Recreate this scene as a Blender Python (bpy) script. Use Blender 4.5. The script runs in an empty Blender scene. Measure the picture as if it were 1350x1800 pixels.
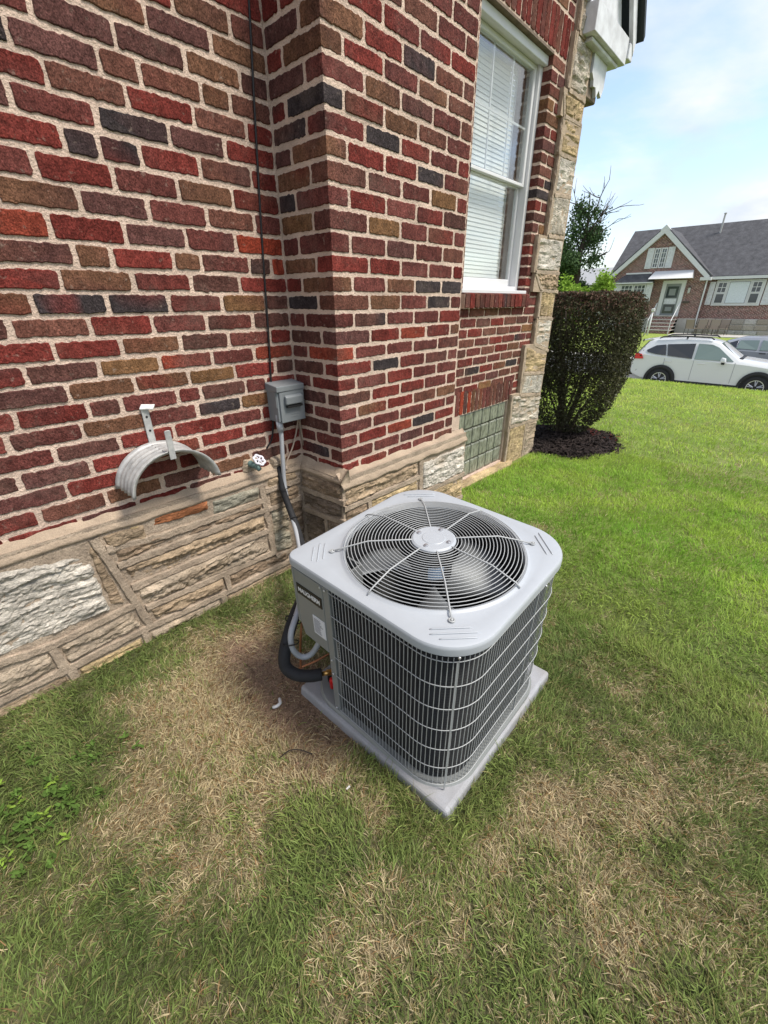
import bpy, bmesh, math, random
import numpy as np
from mathutils import Matrix, Vector

# ------------------------------------------------------------------ camera, sky, sun, exposure
scene = bpy.context.scene
scene.render.engine = 'CYCLES'
scene.render.resolution_x, scene.render.resolution_y = 768, 1024
CAM = np.array([-1.2984, -1.7691, 0.7849])
YAW, PITCH, ROLL = 0.7417, 0.4568, -0.0057
cam_data = bpy.data.cameras.new('camera')
cam = bpy.data.objects.new('camera', cam_data)
scene.collection.objects.link(cam)
scene.camera = cam
cam_data.sensor_fit = 'HORIZONTAL'
cam_data.sensor_width = 36.0
cam_data.lens = 20.0
cam_data.clip_start = 0.02
cam_data.clip_end = 3000
_f = Vector((math.cos(PITCH)*math.cos(YAW), math.cos(PITCH)*math.sin(YAW), -math.sin(PITCH)))
_r = _f.cross(Vector((0, 0, 1))).normalized()
_u = _r.cross(_f)
_r2 = math.cos(ROLL)*_r + math.sin(ROLL)*_u
_u2 = -math.sin(ROLL)*_r + math.cos(ROLL)*_u
cam.matrix_world = Matrix(((_r2.x, _u2.x, -_f.x, CAM[0]), (_r2.y, _u2.y, -_f.y, CAM[1]),
                           (_r2.z, _u2.z, -_f.z, CAM[2]), (0, 0, 0, 1)))

SUN_ELEV = math.radians(58)
SUN_AZ = math.radians(-70)          # direction the light comes from, measured from +x towards +y
world = bpy.data.worlds.new('World')
scene.world = world
world.use_nodes = True
wn, wl = world.node_tree.nodes, world.node_tree.links
wn.clear()
w_out = wn.new('ShaderNodeOutputWorld')
w_bg = wn.new('ShaderNodeBackground')
w_bg.inputs['Strength'].default_value = 0.15
sky = wn.new('ShaderNodeTexSky')
sky.sky_type = 'NISHITA'
sky.sun_disc = False
sky.sun_elevation = SUN_ELEV
sky.sun_rotation = math.pi/2 - SUN_AZ
sky.air_density = 1.0
sky.dust_density = 1.5
sky.ozone_density = 1.0
w_tc = wn.new('ShaderNodeTexCoord')
w_sep = wn.new('ShaderNodeSeparateXYZ')
wl.new(w_tc.outputs['Generated'], w_sep.inputs[0])
w_add = wn.new('ShaderNodeMath'); w_add.operation = 'ADD'; w_add.inputs[1].default_value = 0.22
w_abs = wn.new('ShaderNodeMath'); w_abs.operation = 'ABSOLUTE'
wl.new(w_sep.outputs['Z'], w_abs.inputs[0]); wl.new(w_abs.outputs[0], w_add.inputs[0])
w_dx = wn.new('ShaderNodeMath'); w_dx.operation = 'DIVIDE'
w_dy = wn.new('ShaderNodeMath'); w_dy.operation = 'DIVIDE'
wl.new(w_sep.outputs['X'], w_dx.inputs[0]); wl.new(w_add.outputs[0], w_dx.inputs[1])
wl.new(w_sep.outputs['Y'], w_dy.inputs[0]); wl.new(w_add.outputs[0], w_dy.inputs[1])
w_cmb = wn.new('ShaderNodeCombineXYZ')
wl.new(w_dx.outputs[0], w_cmb.inputs[0]); wl.new(w_dy.outputs[0], w_cmb.inputs[1])
w_cmb.inputs[2].default_value = 1.3
w_n = wn.new('ShaderNodeTexNoise')
w_n.inputs['Scale'].default_value = 1.15
w_n.inputs['Detail'].default_value = 9
w_n.inputs['Roughness'].default_value = 0.52
w_n.inputs['Distortion'].default_value = 0.35
wl.new(w_cmb.outputs[0], w_n.inputs['Vector'])
w_ramp = wn.new('ShaderNodeValToRGB')
w_ramp.color_ramp.elements[0].position = 0.41
w_ramp.color_ramp.elements[1].position = 0.55
w_ramp.color_ramp.elements[0].color = (0.10, 0.10, 0.10, 1)
wl.new(w_n.outputs['Fac'], w_ramp.inputs[0])
w_n2 = wn.new('ShaderNodeTexNoise')
w_n2.inputs['Scale'].default_value = 2.6
w_n2.inputs['Detail'].default_value = 6
wl.new(w_cmb.outputs[0], w_n2.inputs['Vector'])
w_cl = wn.new('ShaderNodeValToRGB')      # cloud body, thick and thin
w_cl.color_ramp.elements[0].position = 0.35
w_cl.color_ramp.elements[1].position = 0.65
w_cl.color_ramp.elements[0].color = (2.8, 3.1, 3.5, 1)
w_cl.color_ramp.elements[1].color = (3.9, 3.97, 4.05, 1)
wl.new(w_n2.outputs['Fac'], w_cl.inputs[0])
w_mix = wn.new('ShaderNodeMix'); w_mix.data_type = 'RGBA'
wl.new(w_ramp.outputs[0], w_mix.inputs[0])
wl.new(sky.outputs[0], w_mix.inputs[6])
wl.new(w_cl.outputs[0], w_mix.inputs[7])
wl.new(w_mix.outputs[2], w_bg.inputs['Color'])
wl.new(w_bg.outputs[0], w_out.inputs[0])

sun_data = bpy.data.lights.new('sun', 'SUN')
sun_data.energy = 2.5
sun_data.angle = math.radians(15)
sun_data.color = (1.0, 0.94, 0.84)
sun = bpy.data.objects.new('sun', sun_data)
scene.collection.objects.link(sun)
sun.location = (0, -6, 12)
sun.rotation_euler = Vector((-math.cos(SUN_ELEV)*math.cos(SUN_AZ), -math.cos(SUN_ELEV)*math.sin(SUN_AZ),
                             -math.sin(SUN_ELEV))).to_track_quat('-Z', 'Y').to_euler()
scene.view_settings.view_transform = 'Standard'
scene.view_settings.look = 'None'
scene.view_settings.gamma = 1.0
scene.view_settings.use_curve_mapping = False
scene.view_settings.exposure = 0.90

rng = np.random.default_rng(11)
random.seed(5)
LINK = scene.collection.objects.link

# ------------------------------------------------------------------ numeric noise
def _h(ix, iy, s):
    n = (ix.astype(np.int64)*374761393 + iy.astype(np.int64)*668265263 + s*974634777) & 0x7fffffff
    n = ((n ^ (n >> 13))*1274126177) & 0x7fffffff
    return ((n ^ (n >> 16)) & 0xffff)/65535.0
def vn(x, y, s=0):
    x = np.asarray(x, float); y = np.asarray(y, float)
    ix, iy = np.floor(x), np.floor(y)
    fx, fy = x-ix, y-iy
    fx = fx*fx*(3-2*fx); fy = fy*fy*(3-2*fy)
    a, b = _h(ix, iy, s), _h(ix+1, iy, s)
    c, d = _h(ix, iy+1, s), _h(ix+1, iy+1, s)
    return (a*(1-fx)+b*fx)*(1-fy)+(c*(1-fx)+d*fx)*fy
def fbm(x, y, o=4, s=0):
    t, a, n = 0, 0.5, 0
    x = np.asarray(x, float); y = np.asarray(y, float)
    for i in range(o):
        t = t+a*vn(x*2**i+i*17.3, y*2**i-i*9.1, s+i); n += a; a *= 0.5
    return t/n

# ------------------------------------------------------------------ scene helpers
OFF = {}
def tag(o, label=None, cat=None, group=None, kind=None):
    if label: o['label'] = label
    if cat: o['category'] = cat
    if group: o['group'] = group
    if kind: o['kind'] = kind
    return o
def thing(name, loc=(0, 0, 0), label=None, cat=None, group=None, rz=0.0):
    o = bpy.data.objects.new(name, None)
    LINK(o); o.location = loc; o.rotation_euler = (0, 0, rz)
    o.empty_display_size = 0.1
    OFF[o] = np.array(loc, float) if rz == 0.0 else None
    return tag(o, label, cat, group)
def mesh(name, verts, faces, mat, parent=None, smooth=False, cols=None, bevel=0, seg=2, local=False):
    v = np.asarray(verts, float).reshape(-1, 3)
    off = OFF.get(parent) if parent is not None else None
    if off is not None and not local: v = v-off
    me = bpy.data.meshes.new(name)
    me.from_pydata(v.tolist(), [], [list(map(int, f)) for f in faces])
    if cols is not None:
        at = me.color_attributes.new('Col', 'FLOAT_COLOR', 'POINT')
        c4 = np.ones((len(v), 4), np.float32); c4[:, :3] = cols
        at.data.foreach_set('color', c4.ravel())
    if smooth: me.polygons.foreach_set('use_smooth', [True]*len(me.polygons))
    me.materials.append(mat); me.update()
    o = bpy.data.objects.new(name, me); LINK(o)
    if parent is not None:
        o.parent = parent; OFF[o] = off
    if bevel:
        m = o.modifiers.new('b', 'BEVEL'); m.width = bevel; m.segments = seg; m.limit_method = 'ANGLE'
        m.angle_limit = math.radians(40)
    return o
def fast_mesh(name, verts, tris, mat, parent=None, cols=None, smooth=False):
    v = np.asarray(verts, np.float32); t = np.asarray(tris, np.int32)
    off = OFF.get(parent) if parent is not None else None
    if off is not None: v = (v-off).astype(np.float32)
    k = t.shape[1]
    me = bpy.data.meshes.new(name)
    me.vertices.add(len(v)); me.vertices.foreach_set('co', v.ravel())
    me.loops.add(t.size); me.loops.foreach_set('vertex_index', t.ravel())
    me.polygons.add(len(t))
    me.polygons.foreach_set('loop_start', np.arange(0, t.size, k, dtype=np.int32))
    if cols is not None:
        at = me.color_attributes.new('Col', 'FLOAT_COLOR', 'POINT')
        c4 = np.ones((len(v), 4), np.float32); c4[:, :3] = cols
        at.data.foreach_set('color', c4.ravel())
    if smooth: me.polygons.foreach_set('use_smooth', np.ones(len(t), bool))
    me.materials.append(mat); me.update(calc_edges=True)
    o = bpy.data.objects.new(name, me); LINK(o)
    if parent is not None: o.parent = parent; OFF[o] = off
    return o

class MB:
    def __init__(s): s.v = []; s.f = []
    def add(s, v, f):
        n = len(s.v); s.v += [tuple(map(float, p)) for p in v]; s.f += [[i+n for i in q] for q in f]; return s
    def box(s, x0, x1, y0, y1, z0, z1):
        v = [(x0,y0,z0),(x1,y0,z0),(x1,y1,z0),(x0,y1,z0),(x0,y0,z1),(x1,y0,z1),(x1,y1,z1),(x0,y1,z1)]
        return s.add(v, [(0,3,2,1),(4,5,6,7),(0,1,5,4),(1,2,6,5),(2,3,7,6),(3,0,4,7)])
    def hexa(s, p):   # 8 points: bottom ring then top ring
        return s.add(p, [(0,3,2,1),(4,5,6,7),(0,1,5,4),(1,2,6,5),(2,3,7,6),(3,0,4,7)])
    def prism(s, poly, axis, a, b):
        # poly of 2-D points in the two other axes, extruded along axis from a to b
        n = len(poly)
        def P(q, t):
            return {0: (t, q[0], q[1]), 1: (q[0], t, q[1]), 2: (q[0], q[1], t)}[axis]
        v = [P(q, a) for q in poly]+[P(q, b) for q in poly]
        f = [list(range(n))[::-1], list(range(n, 2*n))]+[(i, (i+1) % n, n+(i+1) % n, n+i) for i in range(n)]
        return s.add(v, f)
    def tube(s, pts, r, n=8, cap=True):
        P = [Vector(p) for p in pts]; m = len(P)
        R = r if hasattr(r, '__len__') else [r]*m
        t0 = (P[1]-P[0]).normalized()
        a = Vector((0, 0, 1)) if abs(t0.z) < .9 else Vector((1, 0, 0))
        nrm = t0.cross(a).normalized(); v = []; f = []
        for i in range(m):
            t = ((P[min(i+1, m-1)]-P[i]).normalized()+(P[i]-P[max(i-1, 0)]).normalized())
            t = t.normalized() if t.length > 1e-6 else t0
            nrm = (nrm-t*nrm.dot(t)).normalized(); bn = t.cross(nrm)
            for k in range(n):
                q = 2*math.pi*k/n
                v.append(P[i]+(nrm*math.cos(q)+bn*math.sin(q))*R[i])
        for i in range(m-1):
            for k in range(n):
                f.append((i*n+k, i*n+(k+1) % n, (i+1)*n+(k+1) % n, (i+1)*n+k))
        if cap: f.append(list(range(n))[::-1]); f.append([(m-1)*n+k for k in range(n)])
        return s.add(v, f)
    def lathe(s, prof, c, n=24, axis=2, cap=False):
        v = []; f = []; m = len(prof)
        for (r, h) in prof:
            for k in range(n):
                q = 2*math.pi*k/n; a, b = r*math.cos(q), r*math.sin(q)
                v.append({2: (c[0]+a, c[1]+b, c[2]+h), 1: (c[0]+a, c[1]+h, c[2]+b), 0: (c[0]+h, c[1]+a, c[2]+b)}[axis])
        for i in range(m-1):
            for k in range(n): f.append((i*n+k, i*n+(k+1) % n, (i+1)*n+(k+1) % n, (i+1)*n+k))
        if cap: f.append(list(range(n))); f.append([(m-1)*n+k for k in range(n)])
        return s.add(v, f)
    def build(s, name, mat, parent=None, smooth=False, bevel=0, seg=2, local=False):
        return mesh(name, s.v, s.f, mat, parent, smooth, None, bevel, seg, local)
def smooth_path(pts, n=6):
    P = np.array(pts, float); out = []
    Q = np.vstack([2*P[0]-P[1], P, 2*P[-1]-P[-2]])
    for i in range(1, len(Q)-2):
        for t in np.linspace(0, 1, n, endpoint=False):
            a, b, c, d = Q[i-1], Q[i], Q[i+1], Q[i+2]
            out.append(0.5*((2*b)+(-a+c)*t+(2*a-5*b+4*c-d)*t*t+(-a+3*b-3*c+d)*t**3))
    out.append(P[-1]); return [tuple(o) for o in out]
def autosmooth(o, ang=40):
    me = o.data
    me.polygons.foreach_set('use_smooth', [True]*len(me.polygons))
    try: me.set_sharp_from_angle(angle=math.radians(ang))
    except Exception: pass
    return o

# ------------------------------------------------------------------ materials
def M(name, col=(.5, .5, .5), rough=.8, metal=0.0, var=0.0, vs=10.0, col2=None, bump=0.0, bs=60.0, bdist=.004,
      attr=False, spec=.35, stretch=None, det=5, fine=0.0, fs=300.0, trans=0.0, coat=0.0):
    m = bpy.data.materials.new(name); m.use_nodes = True
    n, l = m.node_tree.nodes, m.node_tree.links
    p = n['Principled BSDF']
    p.inputs['Roughness'].default_value = rough
    p.inputs['Metallic'].default_value = metal
    p.inputs['Specular IOR Level'].default_value = spec
    p.inputs['Coat Weight'].default_value = coat
    tc = n.new('ShaderNodeTexCoord'); vec = tc.outputs['Object']
    if stretch:
        mp = n.new('ShaderNodeMapping'); mp.inputs['Scale'].default_value = stretch
        l.new(vec, mp.inputs[0]); vec = mp.outputs[0]
    if attr:
        a = n.new('ShaderNodeAttribute'); a.attribute_name = 'Col'; c = a.outputs['Color']
    else:
        r = n.new('ShaderNodeRGB'); r.outputs[0].default_value = (*col, 1); c = r.outputs[0]
    def noise(scale, d=det, ro=.6):
        q = n.new('ShaderNodeTexNoise'); q.inputs['Scale'].default_value = scale
        q.inputs['Detail'].default_value = d; q.inputs['Roughness'].default_value = ro
        l.new(vec, q.inputs['Vector']); return q.outputs['Fac']
    def scaled(c, fac, amt):
        mr = n.new('ShaderNodeMapRange'); mr.inputs[1].default_value = .28; mr.inputs[2].default_value = .72
        mr.inputs[3].default_value = 1-amt; mr.inputs[4].default_value = 1+amt
        l.new(fac, mr.inputs[0])
        vm = n.new('ShaderNodeVectorMath'); vm.operation = 'SCALE'
        l.new(c, vm.inputs[0]); l.new(mr.outputs[0], vm.inputs['Scale']); return vm.outputs[0]
    if col2 is not None:
        mx = n.new('ShaderNodeMix'); mx.data_type = 'RGBA'
        mr = n.new('ShaderNodeMapRange'); mr.inputs[1].default_value = .38; mr.inputs[2].default_value = .62
        l.new(noise(vs*.7, 6), mr.inputs[0]); l.new(mr.outputs[0], mx.inputs[0])
        l.new(c, mx.inputs[6]); mx.inputs[7].default_value = (*col2, 1); c = mx.outputs[2]
    if var: c = scaled(c, noise(vs), var)
    if fine: c = scaled(c, noise(fs, 2, .7), fine)
    l.new(c, p.inputs['Base Color'])
    if bump:
        b = n.new('ShaderNodeBump'); b.inputs['Strength'].default_value = bump; b.inputs['Distance'].default_value = bdist
        l.new(noise(bs, 6, .65), b.inputs['Height']); l.new(b.outputs[0], p.inputs['Normal'])
    if trans:
        t = n.new('ShaderNodeBsdfTranslucent'); l.new(c, t.inputs[0])
        mx = n.new('ShaderNodeMixShader'); mx.inputs[0].default_value = trans
        l.new(p.outputs[0], mx.inputs[1]); l.new(t.outputs[0], mx.inputs[2])
        l.new(mx.outputs[0], n['Material Output'].inputs[0])
    return m
def brick_mat():
    # weathered brick: grainy face, stains and stray mortar smears, colour of each brick from its mesh
    m = M('brick_face', attr=True, rough=.95, var=.40, vs=40, fine=.62, fs=240, bump=1.0, bs=140, bdist=.008, spec=.10, stretch=(1, 1, .7))
    n, l = m.node_tree.nodes, m.node_tree.links; p = n['Principled BSDF']
    src = p.inputs['Base Color'].links[0].from_socket
    tc = n.new('ShaderNodeTexCoord')
    def mask(scale, lo, hi, top, det):
        q = n.new('ShaderNodeTexNoise'); q.inputs['Scale'].default_value = scale; q.inputs['Detail'].default_value = det; q.inputs['Roughness'].default_value = .68
        l.new(tc.outputs['Object'], q.inputs['Vector'])
        r = n.new('ShaderNodeMapRange'); r.inputs[1].default_value = lo; r.inputs[2].default_value = hi; r.inputs[4].default_value = top
        l.new(q.outputs['Fac'], r.inputs[0]); return r.outputs[0]
    for scale, lo, hi, top, det, col in ((38, .60, .74, .55, 8, (.40, .31, .25)), (3.2, .55, .75, .22, 6, (.34, .25, .20)), (16, .60, .78, .5, 6, (.045, .030, .028))):
        mx = n.new('ShaderNodeMix'); mx.data_type = 'RGBA'
        l.new(mask(scale, lo, hi, top, det), mx.inputs[0]); l.new(src, mx.inputs[6]); mx.inputs[7].default_value = (*col, 1); src = mx.outputs[2]
    l.new(src, p.inputs['Base Color'])
    return m

MAT = dict(
    brick=brick_mat(),
    mortar=M('mortar', (.605, .462, .372), rough=.97, var=.22, vs=7, fine=.28, fs=260, bump=1.0, bs=120, bdist=.010, spec=.08),
    stone=M('field_stone', attr=True, rough=.95, var=.40, vs=34, fine=.35, fs=240, bump=1.0, bs=75, bdist=.016, spec=.15, stretch=(.5, .5, 1.6)),
    ribbon=M('ribbon_mortar', (.36, .285, .215), rough=.95, var=.30, vs=14, fine=.3, fs=250, bump=1.0, bs=110, bdist=.009, spec=.1),
    wash=M('cement_wash', (.37, .288, .212), rough=.95, var=.18, vs=9, fine=.2, fs=350, bump=.9, bs=70, bdist=.008, spec=.1),
    white=M('white_paint', (.60, .60, .61), rough=.45, var=.05, vs=6, bump=.1, bs=40),
    oldwhite=M('peeling_white_paint', (.62, .63, .66), rough=.6, var=.08, vs=14, col2=(.50, .50, .52), bump=.35, bs=35),
    rotwood=M('rotted_wood', (.16, .12, .09), rough=.9, var=.4, vs=20, bump=.8, bs=50),
    acgrey_shaded=M('grey_enamel_with_shade', (.205, .215, .213), rough=.38, var=.03, vs=5, bump=.05, bs=300, bdist=.001, spec=.5),  # side panel's shade is put into this darker grey
    aclid=M('pale_grey_enamel', (.345, .366, .392), rough=.42, var=.045, vs=9, bump=.05, bs=300, bdist=.001, spec=.5),
    wire=M('grey_coated_wire', (.34, .35, .352), rough=.4, spec=.5),
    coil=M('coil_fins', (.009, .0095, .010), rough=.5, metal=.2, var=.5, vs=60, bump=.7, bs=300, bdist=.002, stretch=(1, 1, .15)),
    black=M('black_metal', (.012, .012, .013), rough=.55, var=.2, vs=20),
    blade=M('fan_aluminium', (.19, .20, .205), rough=.55, metal=.5, var=.12, vs=8),
    pad=M('grey_plastic_pad', (.30, .305, .325), rough=.65, var=.12, vs=9, col2=(.265, .26, .26), bump=.3, bs=160, bdist=.001, fine=.10),
    galv=M('galvanised_steel', (.36, .36, .355), rough=.5, metal=.35, var=.22, vs=30, col2=(.46, .455, .44), bump=.3, bs=60, bdist=.002),
    box=M('grey_box_enamel', (.17, .185, .195), rough=.42, var=.05, vs=12, spec=.5, bump=.08, bs=200, bdist=.001),
    pvc=M('grey_conduit', (.33, .34, .36), rough=.45, var=.05, vs=15),
    foam=M('black_foam_insulation', (.016, .016, .018), rough=.75, var=.3, vs=30, bump=.4, bs=90),
    cable=M('black_cable', (.012, .011, .012), rough=.5),
    tanwire=M('tan_wire', (.38, .30, .24), rough=.6),
    brass=M('brass', (.62, .36, .12), rough=.35, metal=.9),
    copper=M('copper', (.45, .2, .1), rough=.5, metal=.7),
    red=M('red_plastic', (.6, .012, .012), rough=.4),
    label=M('white_label', (.62, .63, .67), rough=.5),
    labelink=M('grey_print', (.22, .22, .25), rough=.6),
    plate=M('black_nameplate', (.01, .01, .012), rough=.35),
    letter=M('white_letters', (.72, .73, .74), rough=.4),
    bluelabel=M('blue_label', (.30, .42, .58), rough=.4),
    patina=M('verdigris_brass', (.10, .16, .15), rough=.6, var=.3, vs=40, bump=.3),
    knob=M('white_knob', (.62, .60, .66), rough=.4),
    glassblock=M('glass_block', (.20, .21, .165), rough=.14, spec=.8, var=.55, vs=26, bump=.9, bs=30, bdist=.012, stretch=(1.6, 1, .6)),
    blind=M('blind_slat', (.74, .745, .73), rough=.55),
    curtain=M('sheer_curtain', (.60, .64, .68), rough=.8, var=.1, vs=12),
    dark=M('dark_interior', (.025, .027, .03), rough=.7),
    shingle=M('asphalt_shingle', (.075, .075, .082), rough=.95, var=.35, vs=3, fine=.35, fs=26, bump=.6, bs=20, bdist=.03),
    drip=M('dark_roof_edge', (.02, .026, .028), rough=.6),
    grass=M('grass_blade', attr=True, rough=.6, trans=.38, spec=.2),
    leaf=M('shrub_leaf', attr=True, rough=.8, trans=.18, spec=.12),
    bark=M('bark', (.06, .045, .035), rough=.95, var=.4, vs=25, bump=.8, bs=40),
    mulch=M('mulch_chip', attr=True, rough=.9, spec=.15),
    asphalt=M('asphalt', (.09, .09, .092), rough=.9, var=.15, vs=2, fine=.2, fs=60, bump=.4, bs=50),
    concrete=M('concrete', (.42, .40, .37), rough=.9, var=.14, vs=2, fine=.1, fs=50, bump=.3, bs=40),
    carwhite=M('white_car_paint', (.56, .565, .57), rough=.22, spec=.5, coat=.6),
    cargrey=M('silver_car_paint', (.30, .31, .33), rough=.28, spec=.5, coat=.6, metal=.3),
    tyre=M('tyre_rubber', (.016, .016, .017), rough=.8),
    clad=M('black_cladding', (.018, .018, .02), rough=.65),
    rim=M('alloy_rim', (.5, .5, .52), rough=.3, metal=.7),
    tint=M('tinted_glass', (.018, .02, .026), rough=.08, spec=.7),
    clearglass=M('pale_car_glass', (.13, .18, .17), rough=.08, spec=.8),
    tail=M('red_tail_lamp', (.5, .012, .02), rough=.2, spec=.6),
    sling=M('tan_sling_fabric', (.27, .22, .175), rough=.8),
    chairmetal=M('bronze_chair_frame', (.10, .085, .07), rough=.5, metal=.5),
    doorgrey=M('grey_storm_door', (.22, .235, .235), rough=.45),
    sash=M('far_window_glass', (.05, .058, .066), rough=.08, spec=.8),
    lampglass=M('lamp_glass', (.45, .44, .40), rough=.2),
    whiteplastic=M('white_scrap', (.52, .52, .52), rough=.5),
    twig=M('dead_twig', (.03, .022, .018), rough=.9),
)
def far_brick():
    m = bpy.data.materials.new('far_brickwork'); m.use_nodes = True
    n, l = m.node_tree.nodes, m.node_tree.links; p = n['Principled BSDF']
    p.inputs['Roughness'].default_value = .92
    tc = n.new('ShaderNodeTexCoord'); mp = n.new('ShaderNodeMapping')
    l.new(tc.outputs['Object'], mp.inputs[0])
    sp = n.new('ShaderNodeSeparateXYZ'); cb = n.new('ShaderNodeCombineXYZ')
    l.new(mp.outputs[0], sp.inputs[0])
    ad = n.new('ShaderNodeMath'); ad.operation = 'ADD'
    l.new(sp.outputs['X'], ad.inputs[0]); l.new(sp.outputs['Y'], ad.inputs[1])
    l.new(ad.outputs[0], cb.inputs['X']); l.new(sp.outputs['Z'], cb.inputs['Y'])
    b = n.new('ShaderNodeTexBrick'); l.new(cb.outputs[0], b.inputs['Vector'])
    b.inputs['Color1'].default_value = (.15, .028, .026, 1); b.inputs['Color2'].default_value = (.085, .035, .03, 1)
    b.inputs['Mortar'].default_value = (.42, .33, .29, 1)
    b.inputs['Scale'].default_value = 1.0; b.inputs['Mortar Size'].default_value = .013
    b.inputs['Brick Width'].default_value = .215; b.inputs['Row Height'].default_value = .075
    nz = n.new('ShaderNodeTexNoise'); nz.inputs['Scale'].default_value = 7.0; nz.inputs['Detail'].default_value = 5
    l.new(tc.outputs['Object'], nz.inputs['Vector'])
    mr = n.new('ShaderNodeMapRange'); mr.inputs[1].default_value = .3; mr.inputs[2].default_value = .7; mr.inputs[3].default_value = .55; mr.inputs[4].default_value = 1.45
    l.new(nz.outputs['Fac'], mr.inputs[0])
    sc_ = n.new('ShaderNodeVectorMath'); sc_.operation = 'SCALE'
    l.new(b.outputs['Color'], sc_.inputs[0]); l.new(mr.outputs[0], sc_.inputs['Scale']); l.new(sc_.outputs[0], p.inputs['Base Color'])
    bp = n.new('ShaderNodeBump'); bp.inputs['Strength'].default_value = .4; bp.inputs['Distance'].default_value = .01
    bp.invert = True; l.new(b.outputs['Fac'], bp.inputs['Height']); l.new(bp.outputs[0], p.inputs['Normal'])
    return m
MAT['farbrick'] = far_brick()

def window_glass():
    m = bpy.data.materials.new('window_glass'); m.use_nodes = True
    n, l = m.node_tree.nodes, m.node_tree.links; n.remove(n['Principled BSDF'])
    t = n.new('ShaderNodeBsdfTransparent'); t.inputs[0].default_value = (.96, .975, .97, 1)
    g = n.new('ShaderNodeBsdfGlossy'); g.inputs['Roughness'].default_value = .02
    lw = n.new('ShaderNodeLayerWeight'); lw.inputs['Blend'].default_value = .5
    pw_ = n.new('ShaderNodeMath'); pw_.operation = 'POWER'; pw_.inputs[1].default_value = 3.0
    l.new(lw.outputs['Facing'], pw_.inputs[0])
    fr = n.new('ShaderNodeMapRange'); fr.inputs[3].default_value = .06; fr.inputs[4].default_value = .9
    l.new(pw_.outputs[0], fr.inputs[0])
    mx = n.new('ShaderNodeMixShader'); l.new(fr.outputs[0], mx.inputs[0])
    l.new(t.outputs[0], mx.inputs[1]); l.new(g.outputs[0], mx.inputs[2])
    l.new(mx.outputs[0], n['Material Output'].inputs[0]); return m
MAT['glass'] = window_glass()

# ------------------------------------------------------------------ ground
GX = [-600, -2, .2, 2.2, 8.2, 8.9, 9.6, 13.4, 14.3, 16.12, 16.26, 24.4, 24.56, 26.2, 26.35, 33.6, 40, 600]
GZ = [-.55, -.55, -.55, -.61, -.62, -.67, -.82, -1.84, -1.94, -1.94, -2.07, -2.07, -1.95, -1.95, -1.90, -1.46, -1.42, -1.42]
def gz(x, y):
    z = np.interp(x, GX, GZ)
    near = np.exp(-((np.asarray(x)-1)/5)**2-((np.asarray(y)+1)/5)**2)
    return z+near*(fbm(np.asarray(x)*2.3, np.asarray(y)*2.3, 4, 3)-.5)*.03
DRY = [(-1.03,-.60,.22,.9),(-.72,-.44,.22,.9),(-.90,-.76,.24,.8),(-1.245,-.767,.085,.9),(-1.31,-.745,.06,.7),(-.771,-1.245,.055,.9),
       (-.98,-1.43,.10,.7),(-.445,-1.604,.11,1.),(-.638,-1.563,.09,.9),(-.093,-1.869,.13,.5),(-.115,-1.477,.10,.5),(-.55,-1.84,.14,.7),
       (-.80,-1.04,.13,.8),(-1.12,-1.02,.12,.5),(1.26,-.82,.07,.9),(-.86,-.25,.16,.4),(-1.12,-.30,.14,.45),(-.3,-1.75,.16,.4),(-.75,-1.8,.1,.4),
       (.25,-1.62,.12,.35),(3.3,-1.6,.35,.35),(4.8,-2.6,.5,.3),(2.2,-2.3,.3,.25),(-1.343,-.288,.2,-.7),(-1.45,-.53,.12,-1.),(-.614,-.11,.12,-.5),
       (-1.0,-.08,.16,-.6),(-.42,-1.47,.06,-1.),(-.3,-1.47,.06,-1.),(-.1,-1.46,.06,-.9),(-.942,-1.167,.12,-.9),(.587,-1.838,.4,-.5),(-.60,-1.46,.08,-.7),(-1.2,-1.25,.12,-.5),
       (.1,-1.2,.12,-.8),(.05,-1.38,.08,-.8)]
BARE = [(-.737,-.715,.12,.95),(-.67,-.36,.12,.55),(-.80,-.98,.08,.6),(-.69,-.52,.12,.8),(-.70,-.86,.08,.95),(-.62,-.70,.10,.9),(-.68,-1.0,.05,.6)]
def field(x, y, L):
    t = np.zeros_like(np.asarray(x, float))
    for a, b, r, w in L: t = t+w*np.exp(-((x-a)**2+(y-b)**2)/(2*(r*.75)**2))
    return t
def dryness(x, y):
    far = np.clip((x-.1)/1.0, 0, 1)
    base = .20*(1-far)+.09*far
    # wind-rowed clippings run diagonally over the near lawn
    st = fbm((x+y)*3.0, (x-y)*9.0, 4, 21)-.5
    n = (fbm(x*7, y*7, 4, 8)-.5)*.95+(fbm(x*24, y*24, 3, 15)-.5)*1.25+st*.7
    return np.clip(base+field(x, y, DRY)*.85+n*(1-.5*far), 0, 1)
def bareness(x, y):
    return np.clip(field(x, y, BARE)*1.25*(.4+1.2*fbm(x*14, y*14, 4, 31)), 0, 1)

xs = np.unique(np.concatenate([[-600,-200,-60,-20,-8,-4,-3], np.arange(-2.6, 3.2, .04), np.arange(3.2, 9.9, .12),
     np.array(GX), np.arange(10, 42, 1.), [50,70,110,200,350]])); xs.sort()
ys = np.unique(np.concatenate([[-600,-200,-80,-40,-20,-14,-10], np.arange(-8, -2.6, .25), np.arange(-2.6, .3, .04), np.arange(.5, 12, .5), [14,18,25,40,80,200,600]]))
gx, gy = np.meshgrid(xs, ys, indexing='ij')
zz = gz(gx, gy)
inside = (gx > -600) & (gy > .12) & (gx < 2.7)
V = np.stack([gx, gy, zz], -1).reshape(-1, 3)
nx, ny = len(xs), len(ys)
i, j = np.meshgrid(np.arange(nx-1), np.arange(ny-1), indexing='ij')
Q = np.stack([i*ny+j, (i+1)*ny+j, (i+1)*ny+j+1, i*ny+j+1], -1).reshape(-1, 4)
fx, fy = V[:, 0], V[:, 1]
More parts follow.
